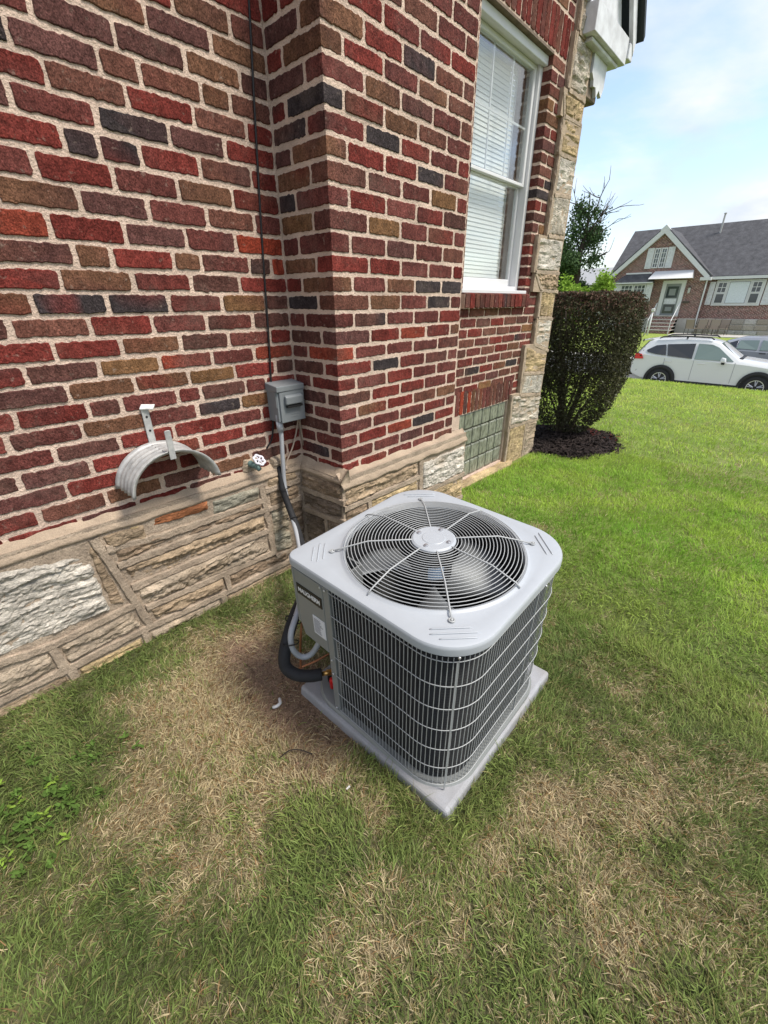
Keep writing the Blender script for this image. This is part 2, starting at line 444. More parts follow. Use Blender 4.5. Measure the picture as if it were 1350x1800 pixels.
D, B = dryness(fx, fy)[:, None], bareness(fx, fy)[:, None]
lawn = np.array([.095, .105, .045]); thatch = np.array([.26, .205, .125]); soil = np.array([.25, .17, .115])
farg = np.array([.22, .28, .065])
lu_ = np.clip((fx-.2)/1.2, 0, 1)[:, None]; lawn = lawn*(1-lu_)+np.array([.16, .225, .05])*lu_
gc = lawn*(1-D)+thatch*D
gc = gc*(1-B)+soil*B
fm = np.clip((fx-7.5)/2, 0, 1)[:, None]
gc = gc*(1-fm)+farg*fm*(.8+.4*fbm(fx*.8, fy*.8, 4, 4)[:, None])
MAT['ground'] = M('lawn_soil', attr=True, rough=.95, var=.25, vs=9, fine=.45, fs=170, bump=1.0, bs=70, bdist=.02, spec=.1)
g = fast_mesh('lawn', V, Q, MAT['ground'], cols=gc, smooth=True); tag(g, kind='structure')

def slab(name, x0, x1, y0, y1, z0, z1, mat, kind='structure'):
    return tag(MB().box(x0, x1, y0, y1, z0, z1).build(name, mat), kind=kind)
slab('street', 16.27, 24.39, -300, 300, -2.2, -2.02, MAT['asphalt'])
slab('kerb', 16.1, 16.262, -300, 300, -2.2, -1.895, MAT['concrete'])
slab('kerb', 24.398, 24.56, -300, 300, -2.2, -1.895, MAT['concrete'])
for k in range(-8, 12):
    slab('pavement_slab', 14.5, 16.094, k*1.5, k*1.5+1.488, -2.1, -1.90+.004*(k % 2), MAT['concrete'])
    slab('pavement_slab', 24.57, 26.1, k*1.5, k*1.5+1.488, -2.1, -1.90+.004*(k % 2), MAT['concrete'])

# ------------------------------------------------------------------ the brick house
ZK = [.0348,.0904,.1564,.2224,.2884,.3531,.4191,.4851,.5504,.6151,.6825,.7506,.8194,.8882,.9591,1.0342,1.1085,1.1815,1.2552,1.3268,1.3949,1.4665,1.5387,
      1.6055,1.6784,1.7514,1.8244,1.8974,1.9703,2.0433,2.1163,2.1893,2.2622,2.3352,2.4082,2.4812,2.554,2.627,2.70,2.773,2.846,2.919,2.992]
# course number: edge in mm, colour number, edge in mm, colour number, ... , edge in mm
W1 = {
    0: [-1444, 0, -1239, 0, -1026, 7, -821, 1, -614, 6, -406, 0, 0],
    1: [-1335, 0, -1130, 3, -919, 4, -712, 6, -504, 4, -298, 6, 0],
    2: [-1233, 2, -1028, 0, -845, 0, -633, 0, -409, 6, -202, 0, 0],
    3: [-1350, 6, -1145, 7, -936, 0, -735, 9, -523, 0, -314, 0, 0],
    4: [-1232, 2, -1027, 6, -824, 0, -620, 0, -412, 2, -209, 0, 0],
    5: [-1339, 0, -1134, 2, -928, 4, -711, 2, -509, 8, -309, 5, 0],
    6: [-1299, 0, -1094, 0, -889, 6, -785, 2, -577, 2, -479, 6, -272, 2, -165, 0, 0],
    7: [-1137, 7, -932, 4, -723, 4, -517, 5, -314, 0, -108, 6, 0],
    8: [-1233, 0, -1028, 6, -823, 5, -617, 9, -407, 2, -210, 9, 0],
    9: [-1140, 0, -935, 0, -734, 4, -523, 6, -321, 2, -117, 0, 0],
    10: [-1231, 6, -1026, 3, -815, 0, -612, 2, -404, 6, -196, 6, 0],
    11: [-1156, 4, -951, 12, -743, 8, -536, 2, -324, 5, -121, 6, 0],
    12: [-1063, 0, -858, 4, -644, 2, -437, 6, -232, 0, 0],
    13: [-1006, 7, -801, 4, -693, 0, -491, 4, -384, 2, -176, 8, -72, 10, 0],
    14: [-1050, 9, -845, 0, -636, 7, -427, 2, -227, 10, 0],
    15: [-951, 4, -746, 7, -542, 2, -333, 3, -128, 2, 0],
    16: [-1043, 2, -838, 0, -630, 2, -425, 4, -215, 1, 0],
    17: [-952, 0, -747, 11, -653, 8, -533, 0, -329, 3, -121, 1, 0],
    18: [-1055, 7, -850, 2, -640, 11, -423, 7, -220, 0, 0],
    19: [-954, 0, -749, 3, -537, 0, -322, 3, -118, 0, 0],
    20: [-1016, 8, -811, 7, -598, 3, -482, 4, -281, 4, -172, 3, 0],
    21: [-948, 2, -743, 7, -537, 7, -325, 4, -122, 7, 0],
    22: [-619, 4, -431, 7, -219, 4, 0],
    23: [-542, 0, -337, 4, -138, 3, 0],
    24: [-231, 0, 0],
}
SH = {
    0: [0, 6, 127, 0, 311],
    1: [0, 8, 226, 0, 311],
    2: [0, 0, 127, 2, 311],
    3: [0, 6, 228, 0, 311],
    4: [0, 2, 125, 2, 311],
    5: [0, 6, 227, 1, 311],
    6: [0, 2, 126, 2, 311],
    7: [0, 6, 223, 9, 311],
    8: [0, 2, 117, 9, 311],
    9: [0, 6, 219, 9, 311],
    10: [0, 2, 116, 2, 311],
    11: [0, 8, 211, 1, 311],
    12: [0, 0, 112, 4, 311],
    13: [0, 4, 215, 0, 311],
    14: [0, 2, 110, 2, 311],
    15: [0, 5, 213, 0, 311],
    16: [0, 8, 113, 2, 311],
    17: [0, 4, 213, 0, 311],
    18: [0, 7, 111, 4, 311],
    19: [0, 8, 212, 2, 311],
    20: [0, 0, 98, 8, 311],
    21: [0, 7, 216, 0, 311],
    22: [0, 0, 103, 4, 311],
    23: [0, 7, 205, 0, 311],
    24: [0, 1, 103, 0, 311],
}
FR = {
    0: [0, 2, 113, 0, 319, 2, 530, 2, 931],
    1: [0, 2, 217, 2, 422, 7, 626, 2, 844, 6, 931],
    2: [0, 6, 109, 0, 320, 9, 525, 8, 733, 0, 931],
    3: [0, 2, 212, 2, 419, 2, 629, 2, 837, 2, 931],
    4: [0, 6, 110, 4, 319, 0, 532, 3, 737, 4, 931],
    5: [0, 4, 206, 0, 422, 0, 625, 2, 831, 6, 931],
    6: [0, 2, 108, 2, 317, 0, 520, 2, 730, 2, 931],
    7: [0, 0, 216, 8, 412, 2, 622, 6, 830, 2, 931],
    8: [0, 3, 105, 2, 314, 2, 518, 2, 731, 6, 931],
    9: [0, 7, 208, 0, 416, 9, 624, 2, 839, 4, 931],
    10: [0, 2, 108, 8, 318, 2, 519, 2, 730, 0, 931],
    11: [0, 3, 206, 4, 417, 2, 625, 8, 831, 2, 931],
    12: [0, 0, 108, 2, 316, 4, 524, 8, 738, 8, 931],
    13: [0, 0, 207, 0, 415, 2, 625, 2, 833, 1, 931],
    14: [0, 3, 103, 2, 316, 7, 517, 2, 736, 3, 931],
    15: [0, 2, 205, 5, 410, 2, 611, 3, 828, 2, 931],
    16: [0, 2, 103, 0, 316, 2, 522, 0, 728, 6, 931],
    17: [0, 3, 205, 6, 417, 2, 622, 5, 833, 2, 931],
    18: [0, 5, 100, 0, 309, 0, 518, 8, 720, 2, 931],
    19: [0, 7, 199, 8, 405, 0, 612, 2, 826, 0, 931],
    20: [0, 8, 94, 3, 306, 4, 521, 3, 729, 2, 931],
    21: [0, 2, 199, 4, 408, 7, 618, 2, 833, 3, 931],
    22: [0, 4, 96, 0, 303, 2, 514, 4, 722, 3, 931],
    23: [0, 4, 201, 0, 413, 11, 625, 3, 838, 3, 931],
    24: [0, 4, 118, 0, 303, 0, 519, 0, 732, 0, 931],
    25: [0, 2, 413, 3, 629, 2, 835, 2, 931],
    26: [0, 4, 729, 2, 931],
    27: [0, 2, 821, 2, 931],
}

PAL = dict(r=(.150,.030,.024),R=(.120,.021,.017),m=(.122,.039,.033),n=(.132,.055,.040),b=(.142,.069,.041),t=(.160,.083,.040),k=(.096,.043,.035),
           p=(.098,.043,.038),d=(.044,.035,.036),o=(.195,.041,.025),O=(.25,.044,.024),v=(.062,.037,.037),x=(.122,.036,.033))
CODES = list(PAL)
CHD = .311
mapW = lambda u, z, d: (u, -d, z)
mapF = lambda u, z, d: (u, -CHD-d, z)
mapS = lambda u, z, d: (-d, -u, z)
mapRev = lambda u, z, d: (2.32-d, u, z)            # right-hand window reveal, u runs inwards (+y)
def brick_patch(u0, u1, z0, z1, mp, rs, flush='', gap=.0165, proud=.0032, rough=.0021, step=.010, flip=False):
    g = gap/2
    a = u0+(g*(.75+.5*rs.random()) if 'l' not in flush else -proud)
    b = u1-(g*(.75+.5*rs.random()) if 'r' not in flush else -proud)
    c = z0+g*(.7+.6*rs.random()); d = z1-g*(.7+.6*rs.random())
    if b-a < .012 or d-c < .012: return [], []
    nu = max(2, int((b-a)/step)); nz = max(2, int((d-c)/step))
    P = []
    for t in np.linspace(0, 1, nu, endpoint=False): P.append((a+(b-a)*t, c, 0, -1))
    for t in np.linspace(0, 1, nz, endpoint=False): P.append((b, c+(d-c)*t, 1, 0))
    for t in np.linspace(0, 1, nu, endpoint=False): P.append((b-(b-a)*t, d, 0, 1))
    for t in np.linspace(0, 1, nz, endpoint=False): P.append((a, d-(d-c)*t, -1, 0))
    P = np.array(P); n = len(P)
    ph = rs.random()*100
    jit = (vn(np.arange(n)*.25+ph, P[:, 0]*0, 5)-.5)*rough*1.3+rs.normal(0, rough*.62, n)
    jit = np.clip(jit, -.0055, .0035)
    nr = P[:, 2:4].copy()
    Q = P[:, :2]+nr*jit[:, None]
    cut = .0022*(.3+rs.random(4))
    for q, (cu, cz) in enumerate(((a, c), (b, c), (b, d), (a, d))):
        dist = np.hypot(Q[:, 0]-cu, Q[:, 1]-cz); k = np.argmin(dist)
        sg = np.array([1 if cu == a else -1, 1 if cz == c else -1])
        if ('l' in flush and cu == a) or ('r' in flush and cu == b): sg[0] = 0
        Q[k] += sg*cut[q]
    if 'l' in flush: Q[P[:, 2] == -1, 0] = a; Q[0, 0] = a
    if 'r' in flush: Q[P[:, 2] == 1, 0] = b; Q[nu+nz, 0] = b
    ctr = np.array([(a+b)/2, (c+d)/2])
    def ring(off, dep):
        s = Q.copy()
        s[:, 0] -= np.sign(Q[:, 0]-ctr[0])*np.minimum(off, abs(Q[:, 0]-ctr[0])*.5)*(abs(Q[:, 0]-ctr[0]) > (b-a)/2-.012)
        s[:, 1] -= np.sign(Q[:, 1]-ctr[1])*np.minimum(off, abs(Q[:, 1]-ctr[1])*.5)*(abs(Q[:, 1]-ctr[1]) > (d-c)/2-.012)
        if 'l' in flush: s[P[:, 2] == -1, 0] = a; s[0, 0] = a
        if 'r' in flush: s[P[:, 2] == 1, 0] = b; s[nu+nz, 0] = b
        return [mp(u, z, dep) for u, z in s]
    tilt = rs.normal(0, .0008)
    v = ring(-.0012, -.006)+ring(0, proud*.6+tilt)+ring(.0022, proud+tilt)
    f = []
    for r0 in (0, n):
        for k in range(n): f.append((r0+k, r0+(k+1) % n, r0+n+(k+1) % n, r0+n+k))
    f.append(list(range(2*n, 3*n)))
    if flip: f = [q[::-1] for q in f]
    return v, f
def brick_cols(v, code, rs):
    v = np.asarray(v); base = np.array(PAL[code])*(.86+.28*rs.random())
    s = rs.random()*50
    a = v[:, 0]+v[:, 1]
    n = fbm(a*9+s, v[:, 2]*9, 3, 2)[:, None]
    c = base*(.62+.76*n)
    other = np.array(PAL[rs.choice(list('mkrnp'))])
    w = np.clip((fbm(a*6+s*2, v[:, 2]*6+s, 2, 6)-.52)*3, 0, .7)[:, None]
    if code in 'vx':
        other = np.array(PAL['d']); w = np.clip((vn(a*14+s, v[:, 2]*3, 3)-.45)*5, 0, 1)[:, None]
    return c*(1-w)+other*(.8+.4*n)*w

house = thing('brick_house', (0, 0, -.55), 'red and dark brick house corner with chimney and fieldstone base beside the lawn', 'house')
# mortar cores
w = MB()
w.box(-3.2, 1.42, .0015, .25, -.7, 3.6)
w.box(2.32, 2.86, .0015, .25, -.7, 3.6)
w.box(1.42, 2.32, .0015, .25, .0, .745)
w.box(1.42, 2.32, .0015, .25, 2.25, 3.6)
w.box(1.42, 1.50, .0015, .25, -.7, .0)
w.box(2.26, 2.32, .0015, .25, -.7, .0)
w.box(1.50, 2.26, .0015, .25, -.7, -.555)
wall = w.build('wall', MAT['mortar'], house)
chim = MB().box(0.0, .931, -CHD, .0, -.3, 3.6).build('chimney', MAT['mortar'], house)

rsb = np.random.default_rng(3)
joined = dict(v=[], f=[], c=[])
NBR = [0]
def put_brick(parts, code, parent, single=True):
    v, f = [], []
    for pv, pf in parts:
        n = len(v); v += pv; f += [[q+n for q in k] for k in pf]
    if not v: return
    c = brick_cols(v, code, rsb)
    if single and NBR[0] < 300:
        NBR[0] += 1
        mesh('brick', v, f, MAT['brick'], parent, cols=c)
    else:
        n = len(joined['v']); joined['v'] += v; joined['f'] += [[q+n for q in k] for k in f]; joined['c'] += c.tolist()
def row(tbl, k):
    if k not in tbl: return []
    t = tbl[k]; out = []
    for i in range(0, len(t)-2, 2):
        a, b, cde = t[i]/1000, t[i+2]/1000, CODES[t[i+1]]
        if b-a > .27: out += [(a, a+.207, cde), (a+.207, b, rsb.choice(list('rmkn')))]
        else: out.append((a, b, cde))
    return out
RND = list('rrrrmmmmmmnnnbbkkptd')
for k in range(25):
    R = row(W1, k)
    for a, b, cde in R: put_brick([brick_patch(a, b, ZK[k], ZK[k+1], mapW, rsb)], cde, wall)
    L = R[0][0]
    while L > -2.6:                                  # the wall goes on to the left of the picture
        put_brick([brick_patch(L-.207, L, ZK[k], ZK[k+1], mapW, rsb)], rsb.choice(RND), wall, False); L -= .207
for k in range(25, 36):
    L = -.104*(k % 2)
    if L: put_brick([brick_patch(L, 0, ZK[k], ZK[k+1], mapW, rsb)], rsb.choice(RND), wall, False)
    while L > -2.6:
        put_brick([brick_patch(L-.207, L, ZK[k], ZK[k+1], mapW, rsb)], rsb.choice(RND), wall, False); L -= .207
for k in range(36):
    S, F = row(SH, k), row(FR, k)
    if not S: S = [(0, .213, rsb.choice(RND)), (.213, .311, 'r')] if k % 2 else [(0, .105, rsb.choice(RND)), (.105, .311, 'm')]
    if not F or F[0][0] > 0.001:
        first = F[0][0] if F else .931
        F2 = []; u = 0.; step = .207 if k % 2 else .102
        while u < first-.05:
            e = min(u+step, first); F2.append((u, e, rsb.choice(RND))); u = e; step = .207
        F = F2+list(F)
    for a, b, cde in S[:-1]: put_brick([brick_patch(a, b, ZK[k], ZK[k+1], mapS, rsb)], cde, chim, k < 26)
    # the corner brick shows a face on both sides
    a, b, c1 = S[-1]; a2, b2, c2 = F[0]
    st = rsb.bit_generator.state
    p1 = brick_patch(a, b, ZK[k], ZK[k+1], mapS, rsb, flush='r'); rsb.bit_generator.state = st
    p2 = brick_patch(a2, b2, ZK[k], ZK[k+1], mapF, rsb, flush='l')
    put_brick([p1, p2], c2 if b2 > .15 else c1, chim, k < 26)
    for a, b, cde in F[1:]: put_brick([brick_patch(a, b, ZK[k], ZK[k+1], mapF, rsb)], cde, chim, k < 27)
# rowlock sill under the window, each brick on edge
for q in range(15):
    a = 1.40+q*.0632
    cde = 'd' if q == 8 else rsb.choice(list('rmmnnk'))
    v, f = brick_patch(a, a+.0632, .742, .838, lambda u, z, d: (u, -.038-d, z), rsb, gap=.009)
    g2 = .0045
    tp = MB().hexa([(a+g2,-.036,.746),(a+.0632-g2,-.036,.746),(a+.0632-g2,.02,.746),(a+g2,.02,.746),
                    (a+g2,-.037,.834),(a+.0632-g2,-.037,.834),(a+.0632-g2,.03,.850),(a+g2,.03,.850)])
    put_brick([(v, f), (tp.v, tp.f)], cde, wall)
MB().box(1.401, 2.346, -.0335, .0, .7435, .8335).build('sill_mortar', MAT['mortar'], wall)
# soldier course over the basement light, and over the window
n_s = 16
for q in range(n_s):
    a = 1.425+q*(.885/n_s)
    cde = {2: 'd', 1: 'O', 3: 'O', 4: 'b', 5: 'n', 6: 'b'}.get(q, rsb.choice(list('rmnk')))
    put_brick([brick_patch(a, a+.885/n_s, .002, .188, mapW, rsb, gap=.009)], cde, wall)
for q in range(18):
    a = 1.40+q*.0625
    put_brick([brick_patch(a, a+.0625, 2.27, 2.475, mapW, rsb, gap=.009)], rsb.choice(list('rmnRr')), wall)
# window wall brickwork
def inner_edge(z):                                   # where the quoin stones begin
    return 2.56 if z > 1.25 else 2.43 if z > 1.0 else 2.57 if z > .45 else 2.43 if z > .04 else 2.31
for k in range(42):
    z0, z1 = ZK[k], ZK[k+1]; zm = (z0+z1)/2
    R = inner_edge(zm)
    if z0 < .15 and k < 2: spans = [(2.313, R)]
    elif .74 < zm < .85: spans = [(1.0, 1.40), (2.346, R)]
    elif .85 <= zm < 2.25: spans = [(1.0, 1.42), (2.32, R)]
    elif 2.25 <= zm < 2.48: spans = [(1.0, 1.40), (2.525, R+.02)]
    else: spans = [(1.0, R)]
    for a0, b0 in spans:
        u = a0; first = True; st0 = .207 if k % 2 else .103
        while u < b0-.02:
            e = min(u+(st0 if first else .207), b0)
            if b0-e < .03: e = b0
            cde = rsb.choice(RND)
            if first and a0 == 2.32 and zm > .85:
                st = rsb.bit_generator.state
                p1 = brick_patch(u, e, z0, z1, mapW, rsb, flush='l'); rsb.bit_generator.state = st
                p2 = brick_patch(0., .108, z0, z1, mapRev, rsb, flush='l', flip=True)
                put_brick([p1, p2], cde, wall, False)
            else:
                put_brick([brick_patch(u, e, z0, z1, mapW, rsb)], cde, wall, False)
            u = e; first = False
bw = mesh('brickwork', joined['v'], joined['f'], MAT['brick'], wall, cols=np.array(joined['c'])); tag(bw, kind='stuff')

# --- fieldstone base
SCOL = dict(w=(.42,.375,.31), W=(.48,.44,.38), t=(.34,.255,.17), b=(.24,.175,.12), g=(.28,.265,.21), o=(.30,.12,.055), y=(.41,.31,.175), d=(.19,.145,.108), p=(.37,.30,.225))
rss = np.random.default_rng(17)
def stone(quad, mp, code, relief=.014, base=.010, parent=None, res=.0085, terr=6, back=-.02, name='stone', vert=False):
    q = np.array(quad, float)                        # bl, br, tr, tl in (u, z)
    wu = max(np.linalg.norm(q[1]-q[0]), np.linalg.norm(q[2]-q[3])); wz = max(np.linalg.norm(q[3]-q[0]), np.linalg.norm(q[2]-q[1]))
    nu, nz = int(min(84, max(4, wu/res))), int(min(64, max(4, wz/res)))
    s, t = np.meshgrid(np.linspace(0, 1, nu+1), np.linspace(0, 1, nz+1), indexing='ij')
    P = (q[0]*((1-s)*(1-t))[..., None]+q[1]*(s*(1-t))[..., None]+q[2]*(s*t)[..., None]+q[3]*((1-s)*t)[..., None])
    U, Z = P[..., 0], P[..., 1]; sd = int(rss.integers(1000))
    edge = np.minimum(np.minimum(s*wu, (1-s)*wu), np.minimum(t*wz, (1-t)*wz))
    wob = (fbm(U*28, Z*28, 3, sd)-.5)*.016*np.exp(-edge/.02)
    U2, Z2 = U+wob, Z+(fbm(U*26+9, Z*26, 3, sd+1)-.5)*.014*np.exp(-edge/.02)
    a, bq = (U*40, Z*6) if vert else (U*7, Z*48)
    warp = fbm(U*6, Z*6, 3, sd+7)*2.2
    h = fbm(a+warp*.3, bq+warp, 4, sd+2)
    hs = np.floor(h*terr*2)/(terr*2)*.75+h*.25       # split, flaky layers
    dep = base+(hs-.45)*relief*2.6+(fbm(U*70, Z*90, 3, sd+5)-.5)*relief*1.0
    dep = dep*np.clip(edge/.012, 0, 1)**.6+(-.006)*(1-np.clip(edge/.012, 0, 1))
    v = [mp(float(u), float(z), float(d)) for u, z, d in zip(U2.ravel(), Z2.ravel(), dep.ravel())]
    f = [(i*(nz+1)+j, (i+1)*(nz+1)+j, (i+1)*(nz+1)+j+1, i*(nz+1)+j+1) for i in range(nu) for j in range(nz)]
    col = np.array(SCOL[code]); tint = fbm(U*8, Z*14, 3, sd+11).ravel()[:, None]
    alt = np.array(SCOL['b' if code in 'tyd' else 't'])
    wgt = np.clip((fbm(U*5, Z*11, 3, sd+13).ravel()[:, None]-.5)*2.2, 0, .65)
    c = (col*(1-wgt)+alt*wgt)*(.6+.8*tint)
    # skirt so the block has depth
    ringi = [i*(nz+1) for i in range(nu+1)]+[nu*(nz+1)+j for j in range(1, nz+1)]+[i*(nz+1)+nz for i in range(nu-1, -1, -1)]+[j for j in range(nz-1, 0, -1)]
    n0 = len(v); m = len(ringi)
    for r in ringi: v.append(mp(float(U2.ravel()[r]), float(Z2.ravel()[r]), back))
    c = np.vstack([c, c[ringi]])
    f += [(ringi[k], n0+k, n0+(k+1) % m, ringi[(k+1) % m]) for k in range(m)]
    return mesh(name, v, f, MAT['stone'], parent, cols=c)
def ribbon(pts, mp, wdt=.027, proud=.0085):
    # a raised, hand-struck mortar band between stones
    P = np.array(pts, float); L = np.linalg.norm(np.diff(P, axis=0), axis=1); tot = L.sum()
    n = max(3, int(tot/.02)); cum = np.concatenate([[0], np.cumsum(L)])
    T = np.linspace(0, tot, n+1); X = np.interp(T, cum, P[:, 0]); Zc = np.interp(T, cum, P[:, 1])
    dx, dz = np.gradient(X), np.gradient(Zc); l = np.hypot(dx, dz); nxn, nzn = -dz/l, dx/l
    sd = int(rss.integers(999)); prof = [(-.62, -.006), (-.5, .75), (-.42, 1.), (.42, 1.), (.5, .75), (.62, -.006)]
    ww = wdt*(.8+.45*fbm(T*14, T*0, 3, sd)); v = []; f = []
    for i in range(n+1):
        for pu, pd in prof:
            j = (vn(T[i]*55+pu*50, sd, 1)-.5)*.007
            d = (pd*proud if pd > 0 else -.008)*(.8+.4*vn(T[i]*20, sd+3, 2))
            v.append(mp(X[i]+nxn[i]*(pu*ww[i]+j), Zc[i]+nzn[i]*(pu*ww[i]+j), d))
    m = len(prof)
    for i in range(n):
        for k in range(m-1): f.append((i*m+k, (i+1)*m+k, (i+1)*m+k+1, i*m+k+1))
    mesh('mortar_ribbon', v, f, MAT['ribbon'], fnd)
fb = MB()
fb.box(-3.2, -.03, -.030, .0, -.75, .045)
MB().box(-.04, 1.045, -.345, -.0305, -.75, .03).build('chimney_base', MAT['ribbon'], house)
fnd = fb.build('foundation', MAT['ribbon'], house)
mpB = lambda u, z, d: (u, -.032-d, z)
mpCF = lambda u, z, d: (u, -.347-d, z)
mpCS = lambda u, z, d: (-.042-d, -u, z)
# sloped cement wash where brick meets stone
ws = MB()
def wash_strip(u0, u1, mp, z_hi, z_lo, d_lo, sd):
    n = int(abs(u1-u0)/.02)+2; T = np.linspace(u0, u1, n); v = []; f = []
    for t in T:
        a = (fbm(t*16, sd, 4, sd)-.5)*.030; b2 = (fbm(t*11, sd+4, 4, sd+1)-.5)*.02
        v += [mp(t, z_hi+a, -.002), mp(t, z_hi+a-.006, .008), mp(t, (z_hi+z_lo)/2+a*.5, d_lo*.6), mp(t, z_lo+b2+.012, d_lo), mp(t, z_lo+b2, d_lo-.004), mp(t, z_lo+b2-.006, d_lo-.02)]
    for i in range(n-1):
        for k in range(5): f.append((i*6+k, (i+1)*6+k, (i+1)*6+k+1, i*6+k+1))
    v.append(mp(T[-1], z_lo-.02, -.01)); f.append([(n-1)*6+k for k in range(6)]+[len(v)-1])
    ws.add(v, f)
wash_strip(-3.2, .0, mapW, .072, .005, .040, 3)
wash_strip(-.002, CHD+.04, mapS, .066, .004, .052, 5)
wash_strip(-.045, 1.044, mapF, .052, -.028, .050, 9)
ws.build('cement_wash', MAT['wash'], house, smooth=True)
ST = [ # left of the tall joint
 ([(-1.40,-.315),(-1.03,-.318),(-1.045,-.06),(-1.32,.0)],'W',.016),([(-2.0,-.33),(-1.43,-.318),(-1.35,.0),(-1.95,.0)],'w',.015),
 ([(-1.03,-.30),(-.975,-.32),(-1.02,-.02),(-1.035,-.05)],'t',.006),
 ([(-1.22,-.466),(-.945,-.452),(-.972,-.362),(-1.225,-.38)],'p',.014),([(-1.60,-.475),(-1.255,-.468),(-1.262,-.385),(-1.60,-.36)],'p',.014),([(-1.95,-.475),(-1.62,-.475),(-1.62,-.36),(-1.95,-.36)],'t',.012),
 # between the two tall joints
 ([(-.965,-.07),(-.83,-.085),(-.83,-.01),(-.985,.0)],'t',.010),([(-.89,-.036),(-.835,-.046),(-.832,-.008),(-.885,-.004)],'y',.010),([(-.805,-.034),(-.56,-.046),(-.555,.004),(-.79,.004)],'o',.010),
 ([(-.545,-.08),(-.30,-.078),(-.295,-.012),(-.54,-.006)],'g',.010),
 ([(-.955,-.135),(-.30,-.13),(-.295,-.10),(-.955,-.075)],'b',.014),([(-.935,-.248),(-.295,-.246),(-.295,-.158),(-.945,-.162)],'t',.019),([(-.91,-.37),(-.29,-.384),(-.292,-.275),(-.925,-.277)],'p',.020),
 ([(-.89,-.462),(-.565,-.478),(-.56,-.405),(-.90,-.398)],'t',.016),([(-.53,-.478),(-.17,-.475),(-.20,-.412),(-.525,-.412)],'b',.014),
 # right of the second joint, to the inner corner
 ([(-.255,-.405),(-.140,-.425),(-.155,-.160),(-.252,-.150)],'g',.012),([(-.25,-.140),(-.07,-.145),(-.07,-.055),(-.25,-.05)],'b',.010),([(-.125,-.42),(-.055,-.42),(-.055,-.165),(-.135,-.16)],'d',.010),([(-.25,-.04),(-.07,-.045),(-.07,.01),(-.25,.01)],'t',.008),
 # under the lowest band
 ([(-1.62,-.60),(-1.24,-.60),(-1.24,-.51),(-1.62,-.51)],'t',.012),([(-1.20,-.60),(-.96,-.60),(-.96,-.512),(-1.20,-.512)],'y',.014),([(-.925,-.60),(-.60,-.60),(-.60,-.517),(-.925,-.505)],'p',.014),([(-.555,-.60),(-.10,-.60),(-.10,-.52),(-.555,-.52)],'t',.010)]
for quad, cde, rel in ST: stone(quad, mpB, cde, rel, .006, fnd)

for pts in ([(-2.2,-.492),(-1.235,-.487),(-.914,-.480),(-.547,-.497),(-.03,-.494)],[(-2.1,-.345),(-1.389,-.338),(-1.238,-.360),(-.954,-.343)],[(-1.01,.0),(-.916,-.47)],
            [(-.981,-.06),(-.763,-.088),(-.267,-.090)],[(-.962,-.147),(-.285,-.144)],[(-.939,-.262),(-.279,-.260)],[(-.912,-.382),(-.265,-.398)],[(-.285,-.02),(-.268,-.41)],
            [(-.545,-.40),(-.540,-.49)],[(-.581,-.50),(-.572,-.60)],[(-1.245,-.365),(-1.235,-.48)],[(-.945,-.49),(-.942,-.60)],[(-1.22,-.49),(-1.22,-.60)],[(-.27,-.148),(-.06,-.152)],[(-.26,-.43),(-.06,-.435)],[(-.27,-.045),(-.06,-.05)],[(-.03,.03),(-.03,-.60)]):
    ribbon(pts, mpB)
CS = [([(.03,-.09),(.34,-.085),(.345,.0),(.03,-.005)],'b'),([(.03,-.20),(.34,-.185),(.34,-.108),(.03,-.112)],'d'),([(.03,-.42),(.20,-.41),(.20,-.225),(.03,-.235)],'d'),([(.23,-.41),(.345,-.40),(.345,-.215),(.23,-.22)],'b'),([(.03,-.60),(.345,-.60),(.345,-.43),(.03,-.44)],'d')]
for quad, cde in CS: stone(quad, mpCS, cde, .013, .005, fnd)
for pts in ([(.0,-.100),(.36,-.092)],[(.0,-.223),(.36,-.200)],[(.0,-.43),(.36,-.42)],[(.215,-.21),(.215,-.42)]): ribbon(pts, mpCS)
CF = [([(-.03,-.115),(.545,-.118),(.53,-.035),(-.02,-.022)],'t'),([(.60,-.232),(1.045,-.245),(1.03,-.052),(.595,-.052)],'W'),([(-.03,-.33),(.125,-.33),(.12,-.142),(-.03,-.14)],'b'),([(.16,-.33),(.545,-.335),(.545,-.148),(.155,-.148)],'y'),
      ([(.60,-.41),(1.04,-.41),(1.04,-.265),(.61,-.262)],'y'),([(-.03,-.60),(.40,-.60),(.40,-.355),(-.03,-.355)],'t'),([(.43,-.60),(1.04,-.60),(1.04,-.43),(.43,-.36)],'p')]
for quad, cde in CF: stone(quad, mpCF, cde, .014, .006, fnd)
for pts in ([(-.04,-.128),(.57,-.133)],[(.567,-.03),(.578,-.42)],[(.58,-.247),(1.05,-.255)],[(.14,-.13),(.14,-.345)],[(-.04,-.343),(.58,-.345)],[(.58,-.42),(1.05,-.42)]): ribbon(pts, mpCF)
